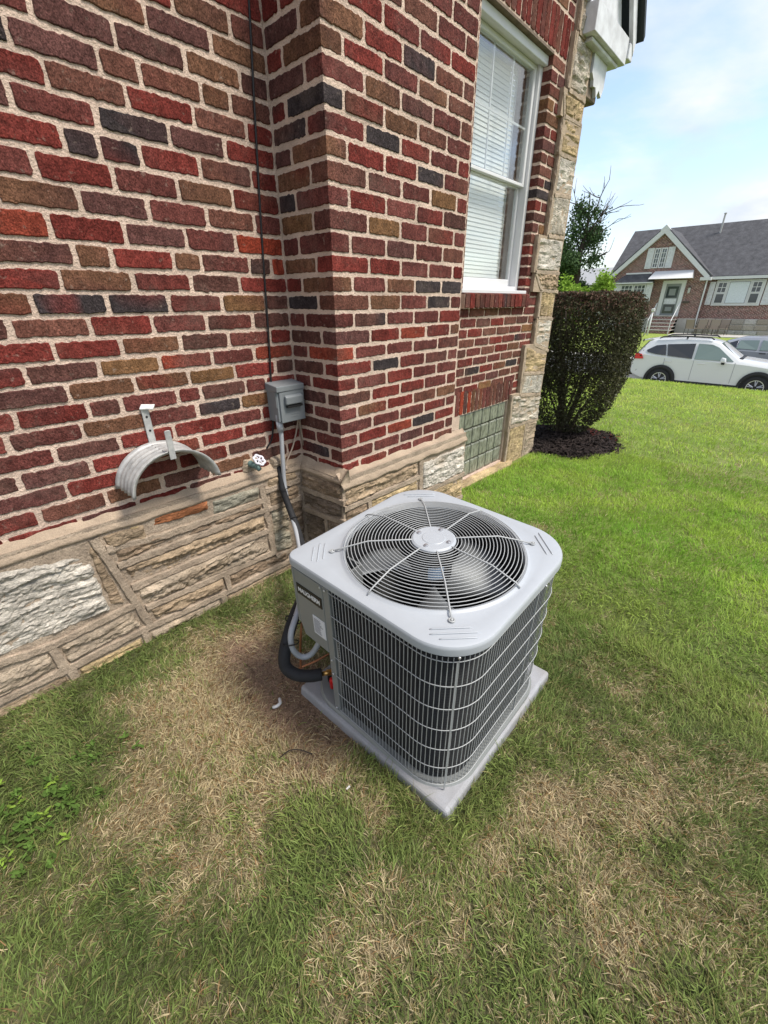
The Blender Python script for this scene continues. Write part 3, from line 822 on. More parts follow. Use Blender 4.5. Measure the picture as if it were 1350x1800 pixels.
# quoin stones up the far corner
mpQ = lambda u, z, d: (u, -.030-d, z)
QS = [([(2.30,-.60),(2.63,-.64),(2.63,-.262),(2.305,-.25)],'y',.010),([(2.66,-.64),(2.88,-.66),(2.88,-.29),(2.65,-.27)],'p',.010),([(2.30,-.232),(2.89,-.27),(2.885,-.04),(2.29,.045)],'w',.014),
      ([(2.43,.03),(2.86,-.02),(2.87,.165),(2.43,.20)],'W',.008),([(2.44,.215),(2.87,.18),(2.86,.34),(2.42,.445)],'y',.010),([(2.58,.45),(2.89,.375),(2.86,.64),(2.575,.648)],'W',.009),
      ([(2.585,.667),(2.875,.648),(2.86,.862),(2.575,.862)],'y',.012),([(2.57,.875),(2.90,.868),(2.87,1.0),(2.43,.99)],'t',.020),([(2.42,1.005),(2.87,1.01),(2.85,1.245),(2.40,1.235)],'W',.010),
      ([(2.55,1.257),(2.85,1.268),(2.86,1.54),(2.545,1.512)],'w',.012),([(2.56,1.525),(2.87,1.55),(2.87,1.775),(2.56,1.76)],'W',.010),([(2.55,1.775),(2.86,1.785),(2.86,1.99),(2.55,1.97)],'y',.016),([(2.55,1.985),(2.86,2.0),(2.86,2.12),(2.50,2.10)],'y',.014),
      ([(2.56,2.13),(2.86,2.14),(2.84,2.42),(2.58,2.42)],'w',.016),([(2.60,2.435),(2.86,2.435),(2.86,2.9),(2.60,2.9)],'w',.014)]
for qi, (quad, cde, rel) in enumerate(QS): stone(quad, mpQ, cde, rel, .008, fnd, back=.0, res=.016, vert=(qi % 3 == 0))
qb = MB()
for k in range(len(QS)):
    q = QS[k][0]
    if k > 1: ribbon([(q[0][0]-.01, q[0][1]-.008), (q[1][0], q[1][1]-.008)], mpQ, wdt=.024, proud=.010)
    qb.box(min(q[0][0], q[3][0])-.022, 2.865+.004*(k % 2), -.0305-.0012*(k % 6), .2, min(q[0][1], q[1][1])-.012, max(q[2][1], q[3][1])+.004)
    ribbon([(q[0][0]-.012, q[0][1]), (q[3][0]-.012, q[3][1])], mpQ, wdt=.03, proud=.006)
qb.build('quoin_backing', MAT['wash'], fnd)

# --- glass block light in the foundation
gbk = MB().box(1.46, 2.262, .05, .10, -.56, .004).build('basement_light', MAT['wash'], house)
for r in range(4):
    for q in range(6):
        a = 1.472+q*.1315; z0 = -.546+r*.1375
        bm = MB(); o = bm.hexa([(a,.012,z0),(a+.1225,.012,z0),(a+.1225,.06,z0),(a,.06,z0),(a,.012,z0+.128),(a+.1225,.012,z0+.128),(a+.1225,.06,z0+.128),(a,.06,z0+.128)])
        bm.build('glass_block', MAT['glassblock'], gbk, bevel=.010, seg=2)
stone([(1.05,-.665),(2.42,-.68),(2.40,-.575),(1.05,-.555)], lambda u, z, d: (u, -.055-d, z), 'y', .004, .012, fnd, res=.03, terr=9, back=-.055, name='stone_sill')
# --- sash window with blind
win = MB()
def frame(mb, x0, x1, z0, z1, y0, y1, t, tb=None):
    tb = tb or t
    mb.box(x0, x0+t, y0, y1, z0, z1); mb.box(x1-t, x1, y0, y1, z0, z1)
    mb.box(x0+t, x1-t, y0, y1, z0, z0+tb); mb.box(x0+t, x1-t, y0, y1, z1-t, z1)
frame(win, 1.421, 2.318, .842, 2.248, .062, .16, .042, .05)
win.box(1.40, 2.335, -.010, .060, .8385, .862)          # timber sill nosing
win.box(1.421, 2.318, .03, .0615, 2.20, 2.248)
win_o = win.build('window', MAT['white'], house, bevel=.003, seg=1)
up = MB(); frame(up, 1.463, 2.276, 1.540, 2.206, .085, .115, .030, .020)
up_o = up.build('upper_sash', MAT['white'], win_o, bevel=.003, seg=1)
lo = MB(); frame(lo, 1.463, 2.276, .8925, 1.556, .118, .148, .022, .05)
lo_o = lo.build('lower_sash', MAT['white'], win_o, bevel=.003, seg=1)
MB().box(1.493, 2.246, .098, .101, 1.560, 2.176).build('pane', MAT['glass'], up_o)
MB().box(1.485, 2.254, .131, .134, .943, 1.533).build('pane', MAT['glass'], lo_o)
mu = MB()
for x in (1.745, 1.99): mu.box(x, x+.012, .104, .110, 1.570, 2.171)
mu.box(1.498, 2.241, .1035, .1105, 1.864, 1.876)
mu.build('muntin', MAT['white'], up_o)
bl = MB()
for k in range(52):
    z = .90+k*.0262
    if z > 2.2: break
    bl.hexa([(1.47,.190,z),(2.205,.190,z),(2.205,.191,z),(1.47,.191,z),(1.47,.195,z+.0262),(2.205,.195,z+.0262),(2.205,.196,z+.0262),(1.47,.196,z+.0262)])
tag(bl.build('blind_slats', MAT['blind'], win_o), kind='stuff')
MB().box(2.206, 2.222, .19, .20, .90, 2.2).build('blind_edge', MAT['white'], win_o)
cu = [(1.47+t*.72, .225+.012*math.sin(t*40)) for t in np.linspace(0, 1, 60)]
mesh('curtain', [(x, y, z) for x, y in cu for z in (.88, 2.22)], [(2*k, 2*k+2, 2*k+3, 2*k+1) for k in range(59)], MAT['curtain'], win_o, smooth=True)
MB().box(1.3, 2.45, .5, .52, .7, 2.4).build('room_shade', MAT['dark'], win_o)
MB().box(1.40, 2.318, -.004, .062, 2.2495, 2.262).build('lintel_edge', MAT['rotwood'], win_o)

# --- boxed cornice return and rake of the roof, paint peeling
cr = MB()
cr.box(2.642, 3.31, -.118, .5, 2.43, 2.585)
cr_o = cr.build('cornice_return', MAT['oldwhite'], house, bevel=.003, seg=1)
sf = MB(); sf.box(2.70, 3.25, -.085, .5, 2.405, 2.428); sf.build('soffit_panel', MAT['oldwhite'], cr_o, bevel=.004, seg=1)
fz = MB(); fz.prism([(2.885,2.404),(3.15,2.404),(3.15,2.275),(3.12,2.21),(3.06,2.24),(3.02,2.19),(2.99,2.24),(2.94,2.235),(2.93,2.27),(2.885,2.30)], 1, -.045, -.02)
fz.build('frieze_board', MAT['oldwhite'], cr_o)
MB().box(2.87, 3.10, -.018, .5, 2.17, 2.403).build('bed_block', MAT['rotwood'], cr_o, bevel=.008, seg=1)
rk = MB(); rk.prism([(3.40,2.50),(3.42,2.60),(2.55,3.85),(2.44,3.75)], 1, -.135, -.105); rk.build('rake_board', MAT['oldwhite'], cr_o, bevel=.003, seg=1)
MB().box(3.315, 3.41, -.13, .5, 2.47, 2.56).build('gutter_end', MAT['oldwhite'], cr_o, bevel=.006)
rd = MB(); rd.prism([(3.46,2.595),(3.475,2.63),(2.60,3.92),(2.57,3.88)], 1, -.175, .9); rd.build('roof_edge', MAT['drip'], cr_o)
MB().prism([(2.60,2.59),(3.30,2.59),(2.45,3.75),(2.2,3.75)], 1, -.06, -.03).build('gable_trim', MAT['oldwhite'], cr_o)

# ------------------------------------------------------------------ condenser unit on its pad
def rrect(h, r, rc=None, n=8, c=(0, 0)):
    # rounded square; rc gives its own radius to the (-x, +y) corner
    pts = []
    for cx, cy, a0, rr in ((1, 1, 0, r), (-1, 1, 90, rc if rc is not None else r), (-1, -1, 180, r), (1, -1, 270, r)):
        for k in range(n+1):
            a = math.radians(a0+90*k/n)
            pts.append((c[0]+cx*(h-rr)+rr*math.cos(a), c[1]+cy*(h-rr)+rr*math.sin(a)))
    out = []                                          # fill the straight sides so that every ring has the same spacing
    for k in range(len(pts)):
        a, b = pts[k], pts[(k+1) % len(pts)]; out.append(a)
        if k % (n+1) == n:
            for t in range(1, 14): out.append((a[0]+(b[0]-a[0])*t/14, a[1]+(b[1]-a[1])*t/14))
    return out
def rings_mesh(rings):
    n = len(rings[0]); v = [p for r in rings for p in r]; f = []
    for i in range(len(rings)-1):
        for k in range(n): f.append((i*n+k, i*n+(k+1) % n, (i+1)*n+(k+1) % n, (i+1)*n+k))
    return v, f
pad = MB().hexa([(-.668,-1.426,-.60),(.041,-1.426,-.60),(.041,-.744,-.60),(-.668,-.744,-.60),(-.662,-1.420,-.513),(.035,-1.420,-.513),(.035,-.750,-.513),(-.662,-.750,-.513)])
pad_o = pad.build('equipment_pad', MAT['pad'], bevel=.012, seg=3)
tag(pad_o, 'flat grey plastic pad on the grass under the air conditioner', 'pad')

ac = thing('air_conditioner', (-.330, -1.092, -.512), 'pale grey outdoor air conditioner with round fan grille on a grey pad', 'air conditioner')
ac.rotation_euler = (.044, -.060, 0)
OFF[ac] = None
HB, H = .3075, .622
RB = .125
def body_path(h, r, y0=.14, x1=-.16, step=.0134):
    P = [(-h, y0), (-h, -h+r)]
    P += [(-h+r-r*math.cos(a), -h+r-r*math.sin(a)) for a in np.linspace(0, math.pi/2, 12)[1:]]
    P += [(h-r+r*math.sin(a), -h+r-r*math.cos(a)) for a in np.linspace(0, math.pi/2, 12)]
    P += [(h-r+r*math.cos(a), h-r+r*math.sin(a)) for a in np.linspace(0, math.pi/2, 12)]
    P += [(x1, h)]
    P = np.array(P); L = np.concatenate([[0], np.cumsum(np.linalg.norm(np.diff(P, axis=0), axis=1))])
    T = np.linspace(0, L[-1], int(L[-1]/step)+1)
    return np.stack([np.interp(T, L, P[:, 0]), np.interp(T, L, P[:, 1])], -1)
# coil: dark fins behind the guard, with horizontal tube runs standing a little proud
pc = body_path(HB-.018, RB-.01, step=.02)
v, f = [], []
zs = np.linspace(.012, .588, 111)
for k, z in enumerate(zs):
    o = .003*math.cos(k*math.pi)
    for q in range(len(pc)):
        d = pc[q]/np.linalg.norm(pc[q]); v.append((pc[q][0]+d[0]*o, pc[q][1]+d[1]*o, z))
n = len(pc)
for k in range(len(zs)-1):
    for q in range(n-1): f.append((k*n+q, k*n+q+1, (k+1)*n+q+1, (k+1)*n+q))
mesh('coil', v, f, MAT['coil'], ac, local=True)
# guard of vertical and horizontal wires
pv = body_path(HB, RB)
wv, wf = [], []
gw = MB()
for (x, y) in pv:
    d = np.array([x, y]); t = np.array([-y, x])/np.hypot(x, y)
    r = .00085
    gw.add([(x-r, y-r, .028), (x+r, y-r, .028), (x+r, y+r, .028), (x-r, y+r, .028), (x-r, y-r, .578), (x+r, y-r, .578), (x+r, y+r, .578), (x-r, y+r, .578)],
           [(0, 1, 5, 4), (1, 2, 6, 5), (2, 3, 7, 6), (3, 0, 4, 7)])
tag(gw.build('guard_wires', MAT['wire'], ac, local=True), kind='stuff')
for z in (.032, .121, .210, .299, .388, .477, .566):
    ph = body_path(HB+.0035, RB+.003, step=.012)
    MB().tube([(x, y, z) for x, y in ph], .0014, 6).build('guard_rail', MAT['wire'], ac, smooth=True, local=True)
for (x, y, a) in ((-HB+.026, -HB+.026, 45), (HB*.30, -HB-.001, 0)):
    ca, sa = math.cos(math.radians(a)), math.sin(math.radians(a)); hw, th = .0020, .003
    dx, dy = (.7071, -.7071) if a else (1, 0); nx_, ny_ = (-.7071, -.7071) if a else (0, -1)
    P = [(x+dx*s*hw+nx_*o, y+dy*s*hw+ny_*o) for s, o in ((-1, 0), (1, 0), (1, th), (-1, th))]
    MB().add([(p[0], p[1], z) for z in (.02, .58) for p in P], [(0,1,5,4),(1,2,6,5),(2,3,7,6),(3,0,4,7)]).build('guard_strut', MAT['wire'], ac, local=True)
# base pan
o1, o2 = rrect(HB+.012, RB+.01), rrect(HB-.02, RB-.01)
v, f = rings_mesh([[(x, y, 0) for x, y in o1], [(x, y, .024) for x, y in o1], [(x*.985, y*.985, .032) for x, y in o1], [(x, y, .030) for x, y in o2], [(x*.1, y*.1, .030) for x, y in o2]])
f.append(list(range(len(v)-len(o2), len(v))))
mesh('base_pan', v, f, MAT['acgrey_shaded'], ac, local=True, smooth=False)
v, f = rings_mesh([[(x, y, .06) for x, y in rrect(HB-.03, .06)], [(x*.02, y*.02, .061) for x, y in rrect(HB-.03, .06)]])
mesh('interior_dark_plate', v, f, MAT['black'], ac, local=True)  # added black plate, paints the darkness inside the casing
# top cover with the fan opening
RF = .272
ou = rrect(HB+.014, RB+.022, .035, n=14)
ang = [math.atan2(y, x) for x, y in ou]
def circ(r, z): return [(r*math.cos(a), r*math.sin(a), z) for a in ang]
def osc(k, z): 
    return [(x*k, y*k, z) for x, y in ou]
def inset(dd, z, rr): return [(x, y, z) for x, y in rrect(HB+.014-dd, max(RB+.022-dd, .02), max(.035-dd, .012), n=14)]
rg = [circ(RF-.004, H-.012), circ(RF-.001, H+.002), circ(RF+.006, H+.005), circ(RF+.011, H+.001), circ(RF+.016, H-.001)]
mid = [tuple(np.array(a)*.5+np.array(b)*.5) for a, b in zip(circ(RF+.016, H-.001), inset(.02, H, 1))]
rg += [mid, inset(.011, H, 1), inset(.004, H-.002, 1), inset(.001, H-.006, 1), inset(0, H-.011, 1), inset(0, H-.029, 1), inset(.008, H-.029, 1)]
v, f = rings_mesh(rg)
vv, ff_ = rings_mesh([circ(RF-.001, H-.19), circ(RF-.001, H-.14), circ(RF-.004, H-.0125)])
mesh('shadow_black_shroud', vv, ff_, MAT['black'], ac, local=True, smooth=True)  # opening wall coloured black to paint in its shadow
lid = mesh('top_cover', v, f, MAT['aclid'], ac, local=True); autosmooth(lid, 30)
# pressed ridges at three corners
for cx, cy in ((-1, -1), (1, -1), (-1, 1), (1, 1)):
    for k, hl in ((0, .052), (1, .060), (2, .046)):
        if cx == 1 and k == 2: continue
        dd = .333+.0165*k; px_, py_ = cx*dd*.7071, cy*dd*.7071
        tx, ty = -cy*.7071, cx*.7071
        if (cx, cy) == (-1, 1): hl *= .8
        sh_ = .006*(k-1)
        MB().tube([(px_+tx*(s*hl+sh_), py_+ty*(s*hl+sh_), H-.0006+(.0012 if abs(s) < .9 else -.001)) for s in (-1, -.85, 0, .85, 1)], .0024, 6).build('pressed_ridge', MAT['aclid'], lid, smooth=True, local=True)
# fan guard: rings, spokes, hub
def gzr(r): return H+.008+.024*min(1, max(0, (.285-r)/.085))
gr = MB()
for k in range(20):
    r = .074+k*.0104
    gr.tube([(r*math.cos(a), r*math.sin(a), gzr(r)) for a in np.linspace(0, 2*math.pi, 73)], .0013, 5, cap=False)
fg = gr.build('fan_guard', MAT['wire'], ac, smooth=True, local=True); tag(fg, kind='stuff')
for k in range(8):
    a = math.radians(45*k+45); e = .303 if k % 2 == 0 else .288
    rs_ = [.05, .09, .14, .198, .24, .274, e]
    zs_ = [gzr(r)+.002 for r in rs_[:-1]]+[H+.003]
    sp_ = MB().tube([(r*math.cos(a), r*math.sin(a), z) for r, z in zip(rs_, zs_)], .0024, 6)
    if k % 2 == 0:
        c = (e+.006)
        sp_.tube([(c*math.cos(a)+.007*math.cos(t), c*math.sin(a)+.007*math.sin(t), H+.003) for t in np.linspace(0, 2*math.pi, 13)], .0022, 6, cap=False)
        sp_.lathe([(0.0001, .007), (.003, .007), (.004, .003), (.004, 0)], (c*math.cos(a), c*math.sin(a), H), 8)
    sp_.build('spoke', MAT['wire'], ac, smooth=True, local=True)
hub = MB().lathe([(.0001, .009), (.034, .009), (.036, .0075), (.062, .0075), (.068, .004), (.069, 0), (.06, -.006)], (0, 0, H+.030), 32).build('guard_hub', MAT['aclid'], ac, local=True); autosmooth(hub, 25)
for k in range(4):
    a = math.radians(90*k+10); x, y = .050*math.cos(a), .050*math.sin(a)
    MB().lathe([(.0001, .006), (.0045, .006), (.0045, .003), (.0075, .0025), (.0075, 0)], (x, y, H+.0375), 10).build('hub_bolt', MAT['rim'], hub, local=True)
# motor and fan, at rest
mt = MB().lathe([(.0001, .0), (.055, 0), (.062, -.006), (.062, -.10), (.05, -.115), (.012, -.12), (.012, -.14)], (0, 0, H+.008), 28).build('fan_motor', MAT['black'], ac, local=True); autosmooth(mt, 30)
mlab = [(.0626*math.cos(a), .0626*math.sin(a), z) for z in (H-.075, H-.03) for a in np.linspace(math.radians(205), math.radians(250), 8)]
mesh('motor_label', mlab, [(k, k+1, 9+k, 8+k) for k in range(7)], MAT['bluelabel'], mt, local=True)
for k in range(3):
    base_a = math.radians(120*k-35); v = []; f = []
    nr, nc = 9, 9
    for i in range(nr):
        r = .035+(.262-.035)*i/(nr-1)
        wdt = math.radians(40+36*(i/(nr-1))**.8)*.9
        for j in range(nc):
            t = j/(nc-1)-.5
            a = base_a+t*wdt+.25*(i/(nr-1))
            v.append((r*math.cos(a), r*math.sin(a), H-.13+t*(.085-.03*i/(nr-1))-.03*(t*t)*4*.5))
    for i in range(nr-1):
        for j in range(nc-1): f.append((i*nc+j, i*nc+j+1, (i+1)*nc+j+1, (i+1)*nc+j))
    bo = mesh('fan_blade', v, f, MAT['blade'], ac, smooth=True, local=True)
    sm = bo.modifiers.new('s', 'SOLIDIFY'); sm.thickness = .002
# service corner: hanging panel, corner post, recess plates
pn = MB()
poly = [(.166, .574), (.300, .574), (.300, .350), (.283, .302), (.166, .298)]
pn.prism(poly, 0, -HB-.004, -HB+.010)
poly2 = [(-HB-.004, .574), (-.165, .574), (-.165, .298), (-.285, .300), (-HB-.004, .350)]
pn.prism(poly2, 1, .3001, HB+.004)
panel = pn.build('service_panel', MAT['acgrey_shaded'], ac, local=True, bevel=.003)
MB().box(-HB-.003, -HB+.012, .138, .1655, .024, .575).build('corner_post', MAT['acgrey_shaded'], ac, local=True, bevel=.002)
MB().box(-HB+.012, -.160, .150, .156, .032, .575).box(-.166, -.160, .156, HB, .032, .575).build('recess_plate', MAT['acgrey_shaded'], ac, local=True)
MB().box(-HB-.0062, -HB-.0042, .172, .291, .482, .523).build('nameplate', MAT['plate'], panel, local=True)
MB().box(-HB-.0056, -HB-.0041, .170, .226, .352, .428).build('rating_label', MAT['label'], panel, local=True)
pr = MB()
for k in range(11):
    z = .359+k*.0057; e = random.uniform(.005, .02)
    pr.box(-HB-.0061, -HB-.0057, .174+e, .222, z, z+.0026)
pr.build('label_print', MAT['labelink'], panel, local=True)
fc = bpy.data.curves.new('letters', 'FONT'); fc.body = 'MAUGHERM'; fc.size = .0235; fc.extrude = .0006; fc.offset = .0005
fo = bpy.data.objects.new('letters', fc); LINK(fo)
dg = bpy.context.evaluated_depsgraph_get(); dg.update()
lm_ = bpy.data.meshes.new_from_object(fo.evaluated_get(dg)); bpy.data.objects.remove(fo)
lv = np.array([q.co[:] for q in lm_.vertices]); wdt = lv[:, 0].max()-lv[:, 0].min()
for q in lm_.vertices:
    x, y, z = q.co; q.co = (-HB-.0063-z, .2825-(x-lv[:, 0].min())*(.102/wdt), .4945+y)
lm_.materials.clear(); lm_.materials.append(MAT['letter'])
lo_ = bpy.data.objects.new('nameplate_letters', lm_); LINK(lo_); lo_.parent = panel
for x, y, z in ((-HB-.005, .152, .567), (-HB-.005, .172, .568), (-HB-.004, .152, .275), (-HB-.004, .152, .035), (-HB-.004, .152, .21), (-HB+.034, -HB+.026, .588), (.1, -HB-.0145, .588)):
    MB().lathe([(.0001, -.004), (.0028, -.004), (.004, -.002), (.004, 0)], (x, y, z), 8, axis=0).build('screw', MAT['rim'], ac, local=True)
# valve inside the service corner
vb = MB().tube([(-.265, .255, .088), (-.235, .225, .09), (-.17, .19, .09)], .011, 8)
vb.lathe([(.0001, .03), (.012, .03), (.014, .02), (.014, -.02), (.010, -.03), (.0001, -.03)], (-.25, .222, .105), 10)
vb.build('service_valve', MAT['brass'], ac, smooth=True, local=True)
MB().lathe([(.0001, .0), (.009, .0), (.010, -.004), (.010, -.045), (.0001, -.047)], (-.272, .218, .092), 10).build('valve_cap', MAT['red'], ac, smooth=True, local=True)

# ------------------------------------------------------------------ lines between wall and unit
cond = thing('electrical_conduit', (-.16, -.06, .29), 'grey flexible conduit running from the wall box down to the air conditioner', 'conduit')
cp = [(-.158,-.06,.24),(-.158,-.06,.203),(-.166,-.06,.08),(-.171,-.06,-.029),(-.183,-.09,-.141),(-.213,-.17,-.215),(-.275,-.28,-.26),(-.369,-.42,-.28),(-.493,-.58,-.256),(-.581,-.68,-.229),(-.63,-.72,-.235),(-.666,-.74,-.265),(-.672,-.75,-.323),(-.649,-.765,-.366),(-.621,-.79,-.355),(-.598,-.83,-.27)]
MB().tube(smooth_path(cp, 5), .0105, 12).build('conduit_hose', MAT['pvc'], cond, smooth=True)
MB().tube(smooth_path([(-.150,-.055,.318),(-.160,-.06,.316),(-.1645,-.06,.305),(-.1615,-.06,.285)], 4), .0125, 12).tube([(-.1615,-.06,.286),(-.158,-.06,.235)], .0155, 12).build('elbow_fitting', MAT['pvc'], cond, smooth=True)
ins = thing('refrigerant_line', (-.17, -.02, .03), 'black foam insulated pipe from the stone wall to the air conditioner valve', 'pipe')
ip = [(-.168,.0,.042),(-.172,-.035,.036),(-.186,-.06,-.05),(-.185,-.095,-.137),(-.207,-.18,-.23),(-.272,-.30,-.272),(-.352,-.42,-.292),(-.470,-.56,-.284),(-.583,-.66,-.262),(-.653,-.71,-.283),(-.698,-.735,-.335),(-.712,-.755,-.375),(-.697,-.79,-.398),(-.665,-.83,-.402),(-.632,-.852,-.404)]
P = smooth_path(ip, 5)
MB().tube(P, [.013+.009*min(1, k/40) for k in range(len(P))], 12).build('insulation', MAT['foam'], ins, smooth=True)
MB().tube([(-.632,-.852,-.404),(-.60,-.873,-.402)], .008, 8).build('copper_stub', MAT['brass'], ins, smooth=True)
for (c, t) in (((-.176,-.068,-.05), (.0,-.2,-1)), ((-.198,-.135,-.19), (-.3,-.7,-.8)), ((-.625,-.705,-.245), (-1,-.8,-.2)), ((-.67,-.742,-.30), (-.3,-.2,-1))):
    t = Vector(t).normalized(); a = t.cross(Vector((1, 0, 0))).normalized(); b_ = t.cross(a)
    MB().tube([tuple(Vector(c)+(a*math.cos(q)*.021+b_*math.sin(q)*.030)) for q in np.linspace(0, 2*math.pi, 17)], .0022, 5, cap=False).build('cable_tie', MAT['black'], ins, smooth=True)
tag(MB().tube(smooth_path([(-.045,-.055,.285),(-.036,-.03,.24),(-.05,-.022,.18),(-.075,-.018,.12),(-.118,-.02,.06),(-.135,-.04,.03)], 5), .0042, 8).build('thermostat_wire', MAT['tanwire'], smooth=True),
    'thin tan wire drooping from the bottom of the grey box', 'wire')
tag(MB().tube(smooth_path([(-.012,-.012,.30),(-.006,-.014,.2),(.004,-.018,.10)], 4), .006, 6).build('corner_wire', MAT['ribbon'], smooth=True), 'painted wire running down the inner brick corner below the grey box', 'wire')
tag(MB().tube(smooth_path([(-.030,-.006,2.1),(-.052,-.006,1.727),(-.079,-.009,1.42),(-.107,-.006,1.021),(-.132,-.009,.631),(-.150,-.008,.40),(-.160,-.008,.276),(-.178,-.008,.196),(-.209,.0,.150)], 6), .0042, 8).build('coaxial_cable', MAT['cable'], smooth=True),
    'black cable hanging down the brick wall near the inner corner', 'cable')

# disconnect box
dbx = thing('disconnect_box', (-.10, 0, .283), 'grey metal electrical disconnect box on the brick wall by the corner', 'electrical box')
MB().box(-.174, -.028, -.082, -.003, .283, .440).build('box_body', MAT['box'], dbx, bevel=.004)
MB().hexa([(-.178,-.094,.421),(-.024,-.094,.421),(-.024,-.003,.421),(-.178,-.003,.421),(-.178,-.094,.446),(-.024,-.094,.446),(-.024,-.003,.458),(-.178,-.003,.458)]).build('rain_hood', MAT['box'], dbx, bevel=.003)
cv = MB().box(-.164, -.027, -.091, -.0825, .279, .4205).build('cover_door', MAT['box'], dbx, bevel=.003)
MB().hexa([(-.142,-.110,.362),(-.046,-.110,.362),(-.046,-.0915,.358),(-.142,-.0915,.358),(-.142,-.110,.398),(-.046,-.110,.398),(-.046,-.0915,.406),(-.142,-.0915,.406)]).build('pull_handle', MAT['box'], cv, bevel=.006, seg=3)
MB().box(-.136, -.052, -.1085, -.0915, .3485, .3575).build('handle_recess', MAT['black'], cv)
em = MB()
for q in range(3):
    for r_ in range(3): em.box(-.112+q*.016+r_*.004, -.100+q*.016+r_*.004, -.0922, -.0912, .300+r_*.012, .306+r_*.012)
em.build('embossed_marks', MAT['box'], cv, bevel=.001, seg=1)
MB().box(-.178, -.1745, -.080, -.06, .35, .42).build('hasp', MAT['box'], dbx)

# hose hanger: corrugated half drum on a strap
hh = thing('hose_hanger', (-.715, 0, .16), 'weathered galvanised hose hanger arched on the brick wall', 'hose hanger')
nt, nd = 30, 25; v = []; f = []
for i in range(nt+1):
    a = math.radians(3+174*i/nt)
    for j in range(nd+1):
        t = j/nd; y = -.012-.163*t
        rr = .158+.0045*math.cos(t*2*math.pi*5)-.002*t+(.006 if j in (0, nd) else 0)
        v.append((-.712+rr*math.cos(a)*1.02, y, .147+rr*math.sin(a)*.92))
for i in range(nt):
    for j in range(nd): f.append((i*(nd+1)+j, (i+1)*(nd+1)+j, (i+1)*(nd+1)+j+1, i*(nd+1)+j+1))
dr = mesh('corrugated_arch', v, f, MAT['galv'], hh, smooth=True)
sm = dr.modifiers.new('s', 'SOLIDIFY'); sm.thickness = .0025
MB().box(-.727, -.700, -.010, -.0045, .275, .432).build('wall_strap', MAT['galv'], hh, bevel=.0015, seg=1)
MB().hexa([(-.732,-.012,.428),(-.690,-.028,.424),(-.678,-.022,.438),(-.720,-.006,.442),(-.732,-.012,.432),(-.690,-.028,.428),(-.678,-.022,.442),(-.720,-.006,.446)]).build('strap_top', MAT['galv'], hh)
for z in (.345, .398): MB().lathe([(.0001, -.0015), (.0045, -.0015), (.0045, 0)], (-.713, -.010, z), 8, axis=1).build('screw_hole', MAT['black'], hh)
MB().prism([(-.725,.268),(-.703,.268),(-.703,.372),(-.706,.376),(-.722,.376),(-.725,.372)], 1, -.1815, -.1775).build('front_stop', MAT['galv'], hh, bevel=.001, seg=1)
MB().box(-.725, -.703, -.181, -.02, .2895, .2925).build('stop_foot', MAT['galv'], hh)

# outdoor tap
tp = thing('garden_tap', (-.305, 0, .11), 'small garden tap with white wheel handle low on the brick wall', 'tap')
MB().tube(smooth_path([(-.315,.0,.105),(-.312,-.03,.10),(-.306,-.055,.096),(-.302,-.07,.082)], 4), [.016,.016,.016,.015,.014,.014,.013,.013,.013,.013,.012,.011,.010], 10).build('tap_body', MAT['patina'], tp, smooth=True)
MB().tube([(-.306,-.045,.10),(-.301,-.068,.128)], .006, 8).build('tap_stem', MAT['patina'], tp, smooth=True)
kn = MB(); cN = Vector((-.300,-.072,.132)); ax = Vector((.2,-.65,.72)).normalized(); a = ax.cross(Vector((1, 0, 0))).normalized(); b_ = ax.cross(a)
kn.tube([tuple(cN+(a*math.cos(q)+b_*math.sin(q))*(.026+.0026*math.cos(q*6))) for q in np.linspace(0, 2*math.pi, 49)], .0055, 7, cap=False)
for q in range(6):
    t = q*math.pi/3+.3; kn.tube([tuple(cN), tuple(cN+(a*math.cos(t)+b_*math.sin(t))*.025)], .0032, 5)
kn.tube([tuple(cN-ax*.004), tuple(cN+ax*.004)], .006, 8)
kn.build('wheel_handle', MAT['knob'], tp, smooth=True)
stone([(-.36,.058),(-.255,.062),(-.262,.122),(-.345,.13)], lambda u, z, d: (u, -.004-d, z), 'p', .006, .008, house, name='mortar_patch', terr=9)
stone([(-.215,-.03),(-.105,-.03),(-.115,.105),(-.20,.10)], lambda u, z, d: (u, -.01-d, z), 'p', .012, .018, house, name='mortar_patch', terr=9)

# scraps on the ground
tag(MB().tube(smooth_path([(-.775,-.735,-.540),(-.765,-.745,-.535),(-.748,-.742,-.535),(-.738,-.722,-.538)], 4), .006, 6).build('plastic_scrap', MAT['whiteplastic'], smooth=True), 'bent white plastic scrap on the bare dirt by the pad', 'scrap')
tag(MB().box(-.798, -.784, -1.153, -1.148, -.536, -.533).build('paper_scrap', MAT['whiteplastic']), 'tiny white scrap lying in the grass in front of the pad', 'scrap')
tag(MB().tube(smooth_path([(-.870,-.915,-.538),(-.840,-.925,-.528),(-.815,-.948,-.530),(-.795,-.985,-.536)], 4), .0022, 5).build('twig', MAT['twig'], smooth=True), 'dark curved twig on dry grass left of the pad', 'twig')
for nm, pts, lab in (('copper_scrap', [(-.60,-.66,-.535),(-.55,-.70,-.51),(-.49,-.72,-.50)], 'bent copper tube lying behind the looped conduit'), ('copper_rod', [(-.64,-.75,-.50),(-.58,-.80,-.485),(-.53,-.84,-.46)], 'thin copper rod by the red valve cap'),
                     ('ground_wire', [(-.62,-.70,-.54),(-.612,-.705,-.40),(-.60,-.71,-.30),(-.55,-.66,-.27)], 'thin copper wire rising behind the looped conduit')):
    tag(MB().tube(smooth_path(pts, 4), .0042, 6).build(nm, MAT['copper'], smooth=True), lab, 'copper tube' if nm != 'ground_wire' else 'wire')

